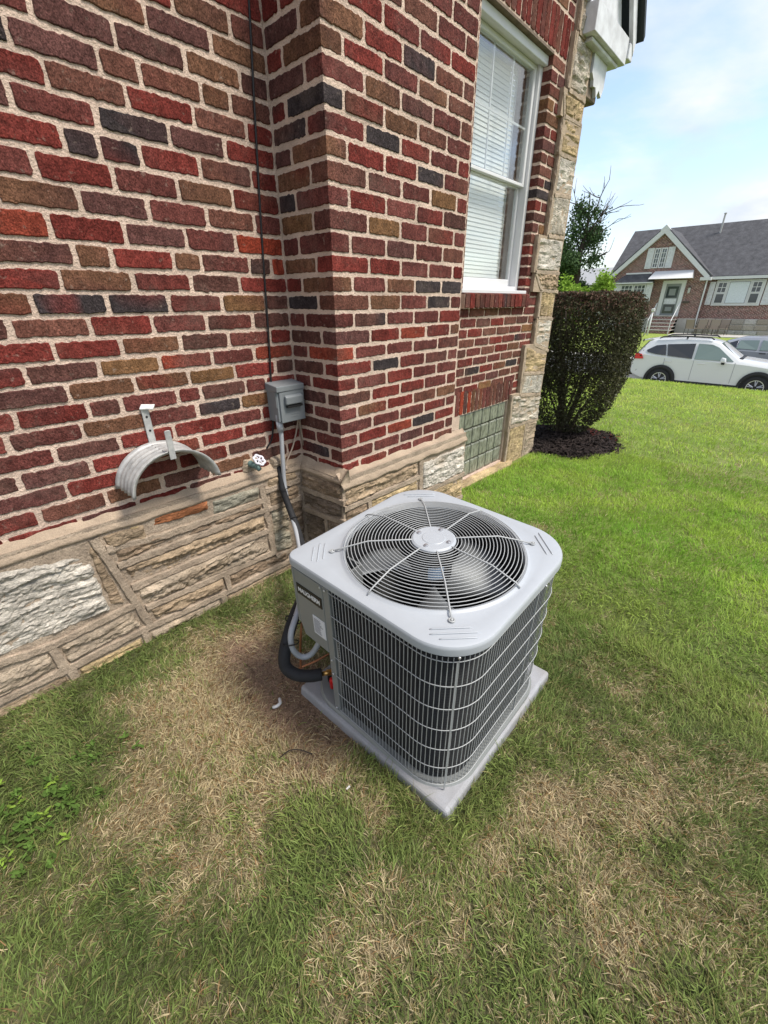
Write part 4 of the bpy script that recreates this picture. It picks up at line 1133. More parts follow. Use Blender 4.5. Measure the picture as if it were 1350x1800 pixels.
# ------------------------------------------------------------------ grass
def blades(n_pts, xr, yr, length, width, seed, keep=None, dens=None):
    r = np.random.default_rng(seed)
    x = r.uniform(xr[0], xr[1], n_pts); y = r.uniform(yr[0], yr[1], n_pts)
    out = ~((x > -.67) & (x < .04) & (y > -1.425) & (y < -.745))          # pad
    out &= ~((y > -.045) & (x < 2.92)) & ~((x > -.06) & (x < 1.06) & (y > -.37))
    out &= ~((y > -.085) & (x > 1.0) & (x < 2.95))
    out &= ((x-3.50)/.68)**2+((y+.12)/.56)**2 > 1+.10*np.sin(np.arctan2(y+.12, x-3.5)*9)                          # mulch ring
    b = bareness(x, y)
    clump = fbm(x*26, y*26, 3, 77)
    out &= r.random(n_pts) > b*.88
    if keep is not None: out &= keep(x, y)
    out &= r.random(n_pts) < .35+1.0*clump
    x, y, clump, b = x[out], y[out], clump[out], b[out]; n = len(x)
    D = dryness(x, y)
    dead = r.random(n) < np.clip(D*1.05-.10+b*.8, 0, 1)*.92
    L = length*(.45+.9*r.random(n))*np.where(dead, .95, 1.1)*(.7+.6*clump)
    nearpad = (x > -.75) & (x < .12) & (y > -1.50) & (y < -.70); L = np.where(nearpad & ~dead, L*1.35, L)
    Wd = width*(.5+1.0*r.random(n))*np.where(dead, .85, 1.05)
    flow = fbm(x*3, y*3, 3, 55)*12                                          # mown and matted, lying in drifts
    az = flow+r.normal(0, 1.25, n)
    lean = np.where(dead, r.uniform(1.0, 1.5, n), r.uniform(.35, 1.3, n))
    far_up = np.clip((x-.3)/1.5, 0, 1); lean = lean*(1-.30*far_up)
    dx, dy = np.cos(az), np.sin(az); px, py = -dy, dx
    z0 = gz(x, y)-.004+np.where(dead, r.random(n)*.008, 0)
    h1, h2 = np.cos(lean*.75)*L*.55, np.cos(lean*.75)*L*.55+np.cos(np.minimum(lean*1.35, 1.62))*L*.45
    s1, s2 = np.sin(lean*.75)*L*.55, np.sin(lean*.75)*L*.55+np.sin(np.minimum(lean*1.35, 1.62))*L*.45
    w0, w1 = Wd*.5, Wd*.42
    V = np.empty((n, 5, 3))
    V[:, 0] = np.stack([x-px*w0, y-py*w0, z0], -1); V[:, 1] = np.stack([x+px*w0, y+py*w0, z0], -1)
    tw = r.normal(0, .35, n)*Wd
    V[:, 2] = np.stack([x+dx*s1-px*w1, y+dy*s1-py*w1, z0+h1+tw], -1); V[:, 3] = np.stack([x+dx*s1+px*w1, y+dy*s1+py*w1, z0+h1-tw], -1)
    V[:, 4] = np.stack([x+dx*s2, y+dy*s2, z0+h2], -1)
    i0 = np.arange(n)[:, None]*5
    T = np.concatenate([i0+[0, 1, 3], i0+[0, 3, 2], i0+[2, 3, 4]], 0)
    lush = np.clip((x-.2)/1.2, 0, 1)[:, None]
    yel = np.clip((x-2.2)/3.2, 0, 1)[:, None]
    hue = np.clip((fbm(x*3, y*3, 4, 91)-.5)*1.8+.5, 0, 1)[:, None]
    g1 = np.array([.135, .195, .056])*(1-hue)+np.array([.235, .290, .084])*hue
    g2 = np.array([.205, .385, .042])*(1-hue)+np.array([.370, .510, .074])*hue
    g3 = np.array([.335, .475, .064])*(1-hue)+np.array([.490, .560, .115])*hue
    gcol = (g1*(1-lush)+g2*lush)*(1-yel)+g3*yel
    straw = np.array([.52, .43, .26])*(.55+.75*r.random(n))[:, None]
    brown = np.array([.27, .165, .075])
    mixb = (r.random(n) < .20)[:, None]
    straw = np.where(mixb, brown*(.6+.8*r.random(n))[:, None], straw)
    olive = np.array([.26, .24, .10])*(.7+.6*r.random(n))[:, None]
    live = np.where((r.random(n) < (.14+.35*D)*(1-.6*lush[:, 0]))[:, None], olive, gcol*(.6+.8*r.random(n))[:, None])
    c = np.where(dead[:, None], straw, live)
    C = np.repeat(c[:, None, :], 5, 1); C[:, 4] *= 1.12
    return V.reshape(-1, 3), T, C.reshape(-1, 3)
PARTS = [blades(250000, (-2.1, .55), (-2.75, .0), .036, .0019, 1),
         blades(120000, (-2.1, .55), (-2.75, .0), .026, .0019, 12),
         blades(200000, (.55, 3.4), (-4.2, .0), .034, .0025, 2),
         blades(190000, (3.4, 9.3), (-8.5, 4.5), .038, .0050, 3, keep=lambda x, y: y > -.9*x),
         ]
vs_, ts_, cs_, o = [], [], [], 0
for a, b, c in PARTS: vs_.append(a); ts_.append(b+o); cs_.append(c); o += len(a)
gr_o = fast_mesh('grass', np.vstack(vs_), np.vstack(ts_), MAT['grass'], cols=np.vstack(cs_))
tag(gr_o, 'mown lawn grass with dry straw patches', 'grass', kind='stuff')

# crumbs of dug soil beside the pad
rc_ = np.random.default_rng(19); nc_ = 5200
sx, sy = rc_.uniform(-1.0, -.45, nc_), rc_.uniform(-1.15, -.12, nc_)
ok_ = (rc_.random(nc_) < bareness(sx, sy)*.9) & ~((sx > -.672) & (sy < -.742))
sx, sy = sx[ok_], sy[ok_]; nc_ = len(sx); sr = .0016+.006*rc_.random(nc_)**3
oct_ = np.array([(1, 0, 0), (-1, 0, 0), (0, 1, 0), (0, -1, 0), (0, 0, 1), (0, 0, -1)], float)
sv = oct_[None]*sr[:, None, None]*rc_.uniform(.6, 1.4, (nc_, 6, 1))+np.stack([sx, sy, gz(sx, sy)+sr*.3], -1)[:, None]
tri_ = np.array([(0, 2, 4), (2, 1, 4), (1, 3, 4), (3, 0, 4), (2, 0, 5), (1, 2, 5), (3, 1, 5), (0, 3, 5)])
st_ = (tri_[None]+(np.arange(nc_)*6)[:, None, None]).reshape(-1, 3)
scol = np.array([.20, .13, .088])[None]*(.55+.8*rc_.random(nc_))[:, None]
so_ = fast_mesh('soil_crumbs', sv.reshape(-1, 3), st_, MAT['mulch'], cols=np.repeat(scol, 6, 0)); tag(so_, 'loose brown soil crumbs beside the pad', 'soil', kind='stuff')

# leafy weeds in the lower left of the lawn
def leaf_fan(verts, faces, cols, c, n, size, col, r, up=.35):
    for q in range(n):
        az = r.uniform(0, 2*math.pi); el = r.uniform(up*.3, up*2.2); L = size*r.uniform(.6, 1.2); Wd = L*r.uniform(.34, .5)
        d = np.array([math.cos(az)*math.cos(el), math.sin(az)*math.cos(el), math.sin(el)]); s = np.array([-math.sin(az), math.cos(az), 0]); u = np.cross(s, d)*-1
        c0 = c+np.array([r.normal(0, size*.35), r.normal(0, size*.35), abs(r.normal(0, size*.3))])
        i = len(verts)
        verts += [c0, c0+d*L*.35+s*Wd*.5+u*L*.05, c0+d*L*.35-s*Wd*.5+u*L*.05, c0+d*L*.75+s*Wd*.38-u*L*.02, c0+d*L*.75-s*Wd*.38-u*L*.02, c0+d*L-u*L*.10]
        faces += [(i, i+1, i+2), (i+1, i+3, i+4), (i+1, i+4, i+2), (i+3, i+5, i+4)]
        k = col*r.uniform(.6, 1.35); cols += [k]*6
rw = np.random.default_rng(8)
v_, f_, c_ = [], [], []
for wi in range(46):
    wx, wy = (rw.normal(-1.46, .07), rw.normal(-.53, .10)) if wi < 34 else (rw.normal(-1.38, .10), rw.normal(-.45, .10))
    if wy > -.1: continue
    bright = wi % 7 == 0
    leaf_fan(v_, f_, c_, np.array([wx, wy, float(gz(wx, wy))+.018]), 10, .019, np.array([.075, .130, .026]) if not bright else np.array([.17, .26, .04]), rw)
wo = mesh('broadleaf_weeds', v_, f_, MAT['leaf'], cols=np.array(c_))
tag(wo, 'mat of small broadleaf weeds at the lower left', 'weeds', kind='stuff')

# ------------------------------------------------------------------ mulch bed and clipped shrub
rm = np.random.default_rng(4)
n = 60; ang_ = np.linspace(0, 2*math.pi, n, endpoint=False)
bed = [(3.55, -.12, float(gz(3.55, -.12))+.05)]+[(3.50+.66*k*math.cos(a), -.12+.54*k*math.sin(a), float(gz(3.55, -.12))+z) for k, z in ((.5, .045), (.85, .025), (1.02, -.03)) for a in ang_]
bf = [(0, 1+k, 1+(k+1) % n) for k in range(n)]+[(1+r*n+k, 1+(r+1)*n+k, 1+(r+1)*n+(k+1) % n, 1+r*n+(k+1) % n) for r in range(2) for k in range(n)]
bedc = np.full((len(bed), 3), .03)*np.array([1.0, .75, .7])
tag(mesh('mulch_bed', bed, bf, MAT['mulch'], cols=bedc, smooth=True), kind='structure')
N = 5200
rr = np.sqrt(rm.random(N)); aa = rm.uniform(0, 2*math.pi, N)
edge_ = 1+.05*np.sin(aa*7)+.05*rm.normal(size=N)
cx_, cy_ = 3.50+.67*rr*edge_*np.cos(aa), -.12+.55*rr*edge_*np.sin(aa); cz_ = gz(3.55, -.12)+.055-.05*rr**2+rm.random(N)*.012
L_, W_ = rm.uniform(.012, .035, N), rm.uniform(.004, .010, N); az_ = rm.uniform(0, 6.28, N); el_ = rm.normal(0, .35, N)
d_ = np.stack([np.cos(az_)*np.cos(el_), np.sin(az_)*np.cos(el_), np.sin(el_)], -1); s_ = np.stack([-np.sin(az_), np.cos(az_), rm.normal(0, .3, N)], -1)
c_ = np.stack([cx_, cy_, cz_], -1)
V = np.stack([c_-d_*L_[:, None]-s_*W_[:, None], c_+d_*L_[:, None]-s_*W_[:, None], c_+d_*L_[:, None]+s_*W_[:, None], c_-d_*L_[:, None]+s_*W_[:, None]], 1).reshape(-1, 3)
col = np.array([.024, .018, .016])[None]*(.4+1.3*rm.random(N))[:, None]
redr = (cx_ > 3.75)[:, None] & (rm.random(N) < .22)[:, None]
col = np.where(redr, np.array([.075, .018, .014])*(.6+.8*rm.random(N))[:, None], col)
mc = fast_mesh('mulch_chips', V, np.arange(4*N).reshape(-1, 4), MAT['mulch'], cols=np.repeat(col, 4, 0)); tag(mc, 'dark shredded mulch round the shrub', 'mulch', kind='stuff')

def leaf_cloud(P, size, col, r, aspect=.5, droop=0.0, orient=None):
    n = len(P); s = size*(.6+.8*r.random(n))
    a = r.normal(size=(n, 3)); a /= np.linalg.norm(a, axis=1)[:, None]
    if orient is not None: a = a*.75+orient; a /= np.linalg.norm(a, axis=1)[:, None]
    b = np.cross(a, r.normal(size=(n, 3))); b /= np.linalg.norm(b, axis=1)[:, None]
    h = np.cross(a, b)
    V = np.stack([P-a*s[:, None]*.5, P+b*s[:, None]*aspect*.5+h*s[:, None]*.08, P+a*s[:, None]*.5, P-b*s[:, None]*aspect*.5+h*s[:, None]*.08], 1).reshape(-1, 3)
    return V, np.arange(4*n).reshape(-1, 4), np.repeat(col, 4, 0)
bush = thing('clipped_shrub', (3.62, -.04, -.6), 'clipped dark green shrub with reddish top twigs in a round mulch bed', 'shrub')
rb_ = np.random.default_rng(21)
# stems
stems = []
bs = MB()
for q in range(16):
    a = rb_.uniform(0, 2*math.pi); r0 = rb_.uniform(0, .07)
    x, y, z = 3.62+r0*math.cos(a), -.03+r0*math.sin(a), -.60
    sp = rb_.uniform(.15, .58); hz = rb_.uniform(.8, 1.35)
    pts = []
    for t in np.linspace(0, 1, 7):
        e = t**1.25
        pts.append((x+math.cos(a)*sp*e+rb_.normal(0, .012)+.12*t, y+math.sin(a)*sp*e*.95+rb_.normal(0, .012), z+hz*t))
    bs.tube(pts, list(np.linspace(.020, .005, 7)*rb_.uniform(.6, 1.2)), 6); stems.append(pts)
    for w in range(7):
        b0 = np.array(pts[rb_.integers(1, 6)]); d = rb_.normal(size=3); d[2] = abs(d[2])*.6+.2; d /= np.linalg.norm(d)
        ln = rb_.uniform(.15, .38)
        bs.tube([tuple(b0), tuple(b0+d*ln*.5+rb_.normal(0, .015, 3)), tuple(b0+d*ln)], [.005, .0035, .0018], 4)
bs.build('stems', MAT['bark'], bush, smooth=True)
def bush_half(z, th):
    t = (z+.60)/1.45
    prof = np.interp(t, [0, .12, .25, .45, .7, .93, 1.0], [.30, .58, .80, .93, 1.0, .98, .84])
    # squarish clipped plan
    sq = 1/np.maximum(np.abs(np.cos(th)), np.abs(np.sin(th)))**.55
    return prof*sq*.52
n = 62000
z = -.60+1.44*rb_.random(n)**.85; th = rb_.uniform(0, 2*math.pi, n)
lump = 1+.24*(fbm(th*2.2+5, z*3.2, 3, 41)-.5)+.10*(fbm(th*7, z*8, 3, 43)-.5)
rad = 1-(rb_.random(n)**1.7)*.42+(rb_.random(n) < .05)*rb_.random(n)*.13
Rm = bush_half(z, th)*lump*rad
P = np.stack([3.76+Rm*np.cos(th), -.02+Rm*np.sin(th)*1.03, z+rb_.normal(0, .012, n)], -1)
gap = fbm(P[:, 0]*5+P[:, 1]*5, P[:, 2]*5, 3, 61)+.16*np.clip((P[:, 2]+.1)/.5, -1, .55)
keepm = (gap > .38) & (rb_.random(n) < np.interp(P[:, 2], [-.6, -.42, -.15, .1, 1], [.25, .62, .85, 1, 1]))
P = P[keepm]; n = len(P)
cap = 9000
tt = rb_.uniform(0, 2*math.pi, cap); rq = np.sqrt(rb_.random(cap))
Pc = np.stack([3.76+bush_half(np.full(cap, .86), tt)*rq*np.cos(tt), -.02+bush_half(np.full(cap, .86), tt)*rq*np.sin(tt)*1.03, .78+.06*fbm(tt*4, rq*6, 3, 5)+rb_.random(cap)*.05], -1)
P = np.vstack([P, Pc]); n = len(P)
top = np.clip((P[:, 2]-.50)/.38, 0, 1)
tone = fbm(P[:, 0]*9, P[:, 2]*9+P[:, 1]*7, 3, 71)[:, None]
col = np.array([.034, .034, .018])*(1-tone)+np.array([.080, .078, .040])*tone
col = col*(.5+1.0*rb_.random(n))[:, None]
isred = rb_.random(n) < top**1.6*.72
col[isred] = np.array([.125, .075, .055])*(.5+1.0*rb_.random(isred.sum()))[:, None]
lt = rb_.random(n) < .05; col[lt] = np.array([.17, .18, .12])
V, F, C = leaf_cloud(P, .026, col, rb_, .5)
tag(fast_mesh('foliage', V, F, MAT['leaf'], bush, cols=C), kind='stuff')
tw_ = MB()
for q in range(260):                                  # clipped twig ends along the top
    t = rb_.uniform(0, 2*math.pi); k = math.sqrt(rb_.random()); hh_ = float(bush_half(np.array([.86]), np.array([t]))[0])
    x, y = 3.76+hh_*k*math.cos(t), -.02+hh_*k*math.sin(t)
    tw_.tube([(x, y, .72), (x+rb_.normal(0, .02), y+rb_.normal(0, .02), .80+rb_.random()*.07)], [.0022, .0012], 4)
tag(tw_.build('twig_tips', MAT['bark'], bush), kind='stuff')

# ------------------------------------------------------------------ trees beyond
def grow(mb, p, d, L, r, depth, rg, tips, segs=4, spread=.6):
    pts = [np.array(p)]; rad = [r]; cur = np.array(p); dd = np.array(d)
    for s in range(segs):
        dd = dd+rg.normal(0, .12, 3); dd[2] += .05; dd /= np.linalg.norm(dd)
        cur = cur+dd*L/segs; pts.append(cur.copy()); rad.append(r*(1-.5*(s+1)/segs))
    mb.tube([tuple(q) for q in pts], rad, 6 if depth > 1 else 4)
    if depth == 0: tips.append((cur, dd)); return
    tips.append((pts[len(pts)//2], dd))
    for k in range(rg.integers(2, 4)):
        b = pts[rg.integers(max(1, segs-3), segs+1)]
        nd = dd+rg.normal(0, spread, 3); nd /= np.linalg.norm(nd)
        grow(mb, b, nd, L*rg.uniform(.55, .8), r*.55, depth-1, rg, tips, segs, spread)
def tree(name, loc, label, h, seed, cols, leafn, leafsize, crown_r, bare=None, depth=3, lean=(0, 0, 1), spread=.6, group=None):
    rg = np.random.default_rng(seed)
    t = thing(name, loc, label, 'tree', group)
    mb = MB(); tips = []
    grow(mb, loc, lean, h*.42, h*.022, depth, rg, tips, 5, spread)
    mb.build('trunk', MAT['bark'], t, smooth=True)
    C0 = np.array([q[0] for q in tips])
    if bare is not None: C0 = C0[bare(C0, rg)]
    idx = rg.integers(0, len(C0), leafn)
    off = rg.normal(0, 1, (leafn, 3)); off /= np.linalg.norm(off, axis=1)[:, None]; off *= (rg.random(leafn)**.5)[:, None]*crown_r*rg.uniform(.5, 1.2, leafn)[:, None]
    P = C0[idx]+off
    tone = rg.random((leafn, 1)); col = np.array(cols[0])*(1-tone)+np.array(cols[1])*tone
    V, F, Cc = leaf_cloud(P, leafsize, col, rg, .6)
    tag(fast_mesh('crown', V, F, MAT['leaf'], t, cols=Cc), kind='stuff')
    return t
dg_, lg_ = (.022, .040, .018), (.050, .085, .030)
# old tree, its top half dead
rt = np.random.default_rng(33)
T = thing('half_dead_tree', (47, 16.6, -1.6), 'tall dark tree with bare dead branches at its top', 'tree')
mb = MB(); tips = []
P0 = np.array([47, 16.6, -1.6])
mb.tube([tuple(P0), tuple(P0+[.1, -.1, 3.5]), tuple(P0+[.3, .1, 6.5]), tuple(P0+[.2, -.2, 9.0]), tuple(P0+[.3, .1, 11.4])], [.42, .34, .25, .12, .03], 8)
for z, a, ln, e in ((3.6, 1.6, 3.8, .35), (4.6, 1.9, 3.4, .5), (5.4, -1.2, 3.2, .45), (6.0, 1.4, 3.6, .6), (6.6, -1.5, 3.8, .75), (7.2, 1.7, 3.0, .8), (7.8, -1.7, 3.6, .8), (8.4, 1.3, 2.6, 1.0), (8.8, -1.3, 2.8, 1.0), (9.4, 1.8, 2.2, 1.15), (5.0, 3.0, 2.6, .5), (6.3, .2, 2.4, .6)):
    d = np.array([math.cos(a)*math.cos(e), math.sin(a)*math.cos(e), math.sin(e)])
    grow(mb, P0+[.2, 0, z], d, ln*.82, .085, 2, rt, tips, 4, .45)
mb.build('trunk', MAT['bark'], T, smooth=True)
C0 = np.array([q[0] for q in tips]); rel = C0-P0
alive = (rel[:, 2] < 7.0+rt.normal(0, .6, len(rel))) | ((np.abs(rel[:, 1]) < .7) & (rel[:, 2] < 10.2))
alive &= ~((rel[:, 1] < -1.5) & (rel[:, 2] > 5.5))
C1 = C0[alive]; nl = 11000; idx = rt.integers(0, len(C1), nl)
P = C1[idx]+rt.normal(0, .42, (nl, 3)); tone = rt.random((nl, 1))
V, F, Cc = leaf_cloud(P, .24, np.array(dg_)*(1-tone)*1.6+np.array(lg_)*tone*1.6, rt, .6)
tag(fast_mesh('crown', V, F, MAT['leaf'], T, cols=Cc), kind='stuff')
tree('bright_shrub_tree', (31, 10.2, -1.6), 'low bright yellow green tree just above the clipped shrub', 5.6, 5, ((.15, .26, .03), (.28, .42, .06)), 8000, .17, .60, None, 3, (0, 0, 1), .9)
tree('distant_tree', (56, 17.4, -1.6), 'distant dark green tree beside the brick house gable', 6.2, 9, (dg_, lg_), 6000, .34, 1.0, None, 3)
tree('distant_tree', (54, 22.5, -1.6), 'distant dark green tree left of the half dead tree', 7.0, 10, (dg_, lg_), 6000, .34, 1.0, None, 3)

# ------------------------------------------------------------------ house across the street (front faces -x)
fh = thing('gabled_brick_house', (40, 4, -1.45), 'red brick house with white trimmed gable and grey shingle roof across the street', 'house')
X0, X1 = 40.0, 40.45
m_ = MB(); m_.prism([(11.25, -.42), (11.25, 2.3), (7.93, 5.35), (4.62, 2.3), (4.62, -.42)], 0, X0, X0+4.5); m_.build('gable_wall', MAT['farbrick'], fh)
MB().box(X1, X1+9, -12, 4.63, -.42, 2.35).build('main_wall', MAT['farbrick'], fh)
MB().prism([(X1, 2.35), (X1+9, 2.35), (X1+4.5, 5.75)], 1, 11.05, 11.25).build('end_wall', MAT['farbrick'], fh)
sc = [0]
stcol = [(.42,.38,.33), (.50,.47,.43), (.36,.31,.25), (.46,.41,.34)]
rf = np.random.default_rng(12)
fbase = MB().box(X1-.03, X1+9, -12, 4.6, -1.6, -.42).box(X0-.03, X0+4, 4.6, 11.3, -1.6, -.42).build('stone_base', MAT['concrete'], fh)
for rowi in range(3):
    y = 4.5
    while y > -3:
        wd = rf.uniform(.35, .8); z0 = -1.55+rowi*.385
        c = np.array(stcol[rf.integers(4)])*rf.uniform(.8, 1.1)
        vb_ = MB().box(X1-.075-rf.random()*.02, X1-.02, y-wd+.03, y, z0+.02, z0+.36)
        mesh('stone', vb_.v, vb_.f, MAT['stone'], fbase, cols=np.tile(c, (8, 1)), bevel=.03, seg=1); y -= wd
# roofs
rfz = MB(); e = 5.93
rfz.prism([(X1-.35, 2.18), (X1+4.5, e), (X1+9.3, 2.18), (X1+9.3, 2.34), (X1+4.5, e+.16), (X1-.35, 2.34)], 1, -13, 11.45)
roof = rfz.build('roof', MAT['shingle'], fh)
g1 = MB()
for s, ye, ze in ((1, 11.50, 2.20), (-1, 4.40, 2.30)):
    n_ = np.array([ye-7.93, ze-5.52]); n_ /= np.linalg.norm(n_); up_ = np.array([-n_[1], n_[0]])*s
    a, b = np.array([7.93, 5.50]), np.array([ye, ze])
    g1.add([(X0-.22, *a), (X0-.22, *b), (X0-.22, *(b+up_*.14)), (X0-.22, *(a+up_*.14)), (X0+4.6, *a), (X0+4.6, *b), (X0+4.6, *(b+up_*.14)), (X0+4.6, *(a+up_*.14))],
           [(0,1,2,3), (7,6,5,4), (0,4,5,1), (1,5,6,2), (2,6,7,3), (3,7,4,0)])
g1.build('gable_roof', MAT['shingle'], roof)
tr = MB()
for s, ye, ze in ((1, 11.46, 2.20), (-1, 4.44, 2.30)):
    n_ = np.array([ye-7.93, ze-5.52]); n_ /= np.linalg.norm(n_); up_ = np.array([-n_[1], n_[0]])*s
    a, b = np.array([7.93, 5.56]), np.array([ye, ze])
    tr.add([(x, *p) for x in (X0-.26, X0-.02) for p in (a-up_*.26, b-up_*.20, b+up_*.05, a+up_*.05)], [(0,1,2,3), (7,6,5,4), (0,4,5,1), (1,5,6,2), (2,6,7,3), (3,7,4,0)])
tr.box(X0-.30, X0+.2, 4.28, 4.95, 2.08, 2.28); tr.box(X0-.30, X0+.2, 10.95, 11.6, 2.02, 2.2)
tr.prism([(7.60, 5.42), (7.93, 5.74), (8.26, 5.42), (7.93, 5.18)], 0, X0-.265, X0+.1)
tr.build('gable_trim', MAT['white'], fh)
MB().box(X1-.42, X1-.28, -13, 4.4, 2.12, 2.30).build('gutter', MAT['white'], fh)
MB().tube([(X0-.07, 4.52, 2.1), (X0-.07, 4.50, -1.3)], .05, 6).build('downpipe', MAT['white'], fh)
MB().tube([(X1+3.6, 5.2, 5.2), (X1+3.6, 5.2, 6.55)], .06, 8).tube([(X1+3.6, 5.2, 6.55), (X1+3.6, 5.2, 6.62)], .09, 8).build('vent_pipe', MAT['galv'], fh)
def fwin(y0, y1, z0, z1, x, cols_, rows_, parent, name='window', t=.07):
    w_ = MB(); frame_b = [(y0, y0+t, z0, z1), (y1-t, y1, z0, z1), (y0+t, y1-t, z0, z0+t), (y0+t, y1-t, z1-t, z1)]
    for a in frame_b: w_.box(x-.06, x+.02, *a)
    wo_ = w_.build(name, MAT['white'], parent)
    MB().box(x-.02, x-.012, y0+t, y1-t, z0+t, z1-t).build('pane', MAT['sash'], wo_)
    g_ = MB()
    for k in range(1, cols_): yy = y0+(y1-y0)*k/cols_; g_.box(x-.045, x-.022, yy-.018, yy+.018, z0+t, z1-t)
    for k in range(1, rows_): zz_ = z0+(z1-z0)*k/rows_; g_.box(x-.043, x-.024, y0+t, y1-t, zz_-.018, zz_+.018)
    if cols_ > 1 or rows_ > 1: g_.build('muntin', MAT['white'], wo_)
    return wo_
def shutter(y0, y1, z0, z1, x):
    s_ = MB().box(x-.05, x, y0, y1, z0, z1).build('shutter', MAT['white'], fh)
    for a, b in ((z0+.08, (z0+z1)/2-.04), ((z0+z1)/2+.04, z1-.08)): MB().box(x-.062, x-.051, y0+.07, y1-.07, a, b).build('shutter_panel', MAT['oldwhite'], s_)
fwin(7.94, 8.34, 3.0, 4.3, X0, 2, 4, fh); fwin(7.50, 7.90, 3.0, 4.3, X0, 2, 4, fh)
shutter(8.38, 8.82, 2.98, 4.33, X0); shutter(7.03, 7.46, 2.98, 4.33, X0)
MB().box(X0-.03, X0-.005, 7.3, 8.55, 4.42, 4.62).build('brick_band', MAT['farbrick'], fh)
# bay window with its own little roof
bay = MB().box(X0-.45, X0, 8.05, 10.35, .75, 2.05).build('bay_window', MAT['white'], fh)
fwin(9.18, 10.06, 1.0, 1.92, X0-.47, 3, 3, bay); fwin(8.28, 9.14, 1.0, 1.92, X0-.47, 3, 3, bay)
MB().add([(X0-.75, 7.85, 2.04), (X0-.75, 10.62, 2.04), (X0, 10.62, 2.04), (X0, 7.85, 2.04), (X0-.05, 8.25, 2.66), (X0-.05, 9.95, 2.66), (X0, 9.95, 2.66), (X0, 8.25, 2.66)], [(0,3,2,1),(4,5,6,7),(0,1,5,4),(1,2,6,5),(2,3,7,6),(3,0,4,7)]).build('bay_roof', MAT['shingle'], bay)
MB().box(X0-.78, X0-.70, 7.82, 10.65, 1.98, 2.06).build('bay_gutter', MAT['white'], bay)
MB().box(X0-.1, X0+.02, 8.2, 10.0, 2.64, 2.74).build('bay_flashing', MAT['white'], bay)
shutter(10.08, 10.55, .75, 1.95, X0-.47); shutter(7.82, 8.24, .6, 1.98, X0-.47)
# door under a metal awning
dr_ = MB()
for a in ((7.0, 7.26, -.30, 2.14), (5.76, 6.02, -.30, 2.14), (6.02, 7.0, 1.92, 2.14)): dr_.box(X0-.09, X0+.05, *a)
dfr = dr_.build('door_frame', MAT['white'], fh)
door = MB().box(X0-.04, X0+.02, 6.02, 7.0, -.24, 1.92).build('door', MAT['doorgrey'], fh)
for a in ((6.14, 6.88, .98, 1.74), (6.14, 6.88, -.08, .52)):
    MB().box(X0-.06, X0-.041, *a).build('door_glass', MAT['sash'], door)
    MB().box(X0-.075, X0-.061, a[0]+.16, a[1]-.16, a[2]+.16, a[3]-.16).build('door_scroll', MAT['doorgrey'], door)
MB().box(X0-.065, X0-.041, 6.12, 6.90, .56, .92).build('door_panel', MAT['oldwhite'], door)
MB().add([(X0-1.0, 8.15, 2.24), (X0-1.0, 5.38, 2.24), (X0, 5.38, 2.24), (X0, 8.15, 2.24), (X0-.05, 8.0, 2.78), (X0-.05, 5.5, 2.78), (X0, 5.5, 2.78), (X0, 8.0, 2.78)], [(0,1,2,3),(7,6,5,4),(0,4,5,1),(1,5,6,2),(2,6,7,3),(3,7,4,0)]).build('awning', MAT['white'], fh)
lmp = MB().box(X0-.18, X0, 5.38, 5.52, 1.28, 1.62).build('wall_lamp', MAT['lampglass'], fh); MB().box(X0-.2, X0, 5.35, 5.55, 1.63, 1.70).build('lamp_cap', MAT['chairmetal'], lmp)
MB().box(X0-.14, X0, 5.25, 5.68, .62, .76).build('mailbox', MAT['chairmetal'], fh, bevel=.03)
# triple picture window
pw = MB().box(X1-.09, X1, 1.18, 3.95, .45, 2.08).build('picture_window', MAT['white'], fh)
for (a, b, cc, rr_) in ((3.28, 3.84, 2, 4), (1.32, 1.88, 2, 4)):
    fwin(a, b, 1.26, 1.95, X1-.095, 2, 2, pw, 'upper_sash', .05); fwin(a, b, .58, 1.24, X1-.095, 1, 1, pw, 'lower_sash', .05)
cp_ = MB().box(X1-.115, X1-.10, 2.02, 3.16, .60, 1.95).build('picture_pane', MAT['sash'], pw)
cv_ = [(X1-.120+.003*math.sin(k*.9), 2.04+1.10*k/40) for k in range(41)]
mesh('sheer_curtain', [(x, y, z) for x, y in cv_ for z in (.62, 1.93)], [(2*k, 2*k+2, 2*k+3, 2*k+1) for k in range(40)], MAT['curtain'], pw, smooth=True)
shutter(4.0, 4.34, .50, 1.98, X1-.02); shutter(.66, 1.12, .50, 2.0, X1-.02)
# brick steps
stp = MB(); 
for k in range(5):
    stp_o = MB().box(X0-.35-.30*(5-k), X0-.02-.001*k, 5.72, 7.30, -1.5, -1.40+.235*(k+1)-.06).build('step', MAT['farbrick'], fh)
    MB().box(X0-.38-.30*(5-k), X0-.02, 5.70, 7.32, -1.40+.235*(k+1)-.058, -1.40+.235*(k+1)).build('tread', MAT['concrete'], stp_o)
for y in (5.76, 7.26):
    MB().tube([(X0-.4, y, .62), (X0-1.9, y, -.55), (X0-1.9, y, -1.5)], .03, 5).tube([(X0-.4, y, .62), (X0-.4, y, -.2)], .03, 5).build('hand_rail', MAT['white'], fh)
slab('patio', 36.6, 39.5, -3, 5.5, -1.6, -1.40, MAT['concrete'])
# lamp post on the far lawn
lp = thing('lamp_post', (36.2, 6.65, -1.5), 'slim white post standing before the brick steps of the far house', 'post')
MB().tube([(36.2, 6.65, -1.7), (36.2, 6.65, .10)], .055, 8).build('post_shaft', MAT['white'], lp, smooth=True)
MB().box(36.10, 36.30, 6.55, 6.75, .10, .30).build('post_cap', MAT['white'], lp, bevel=.03)
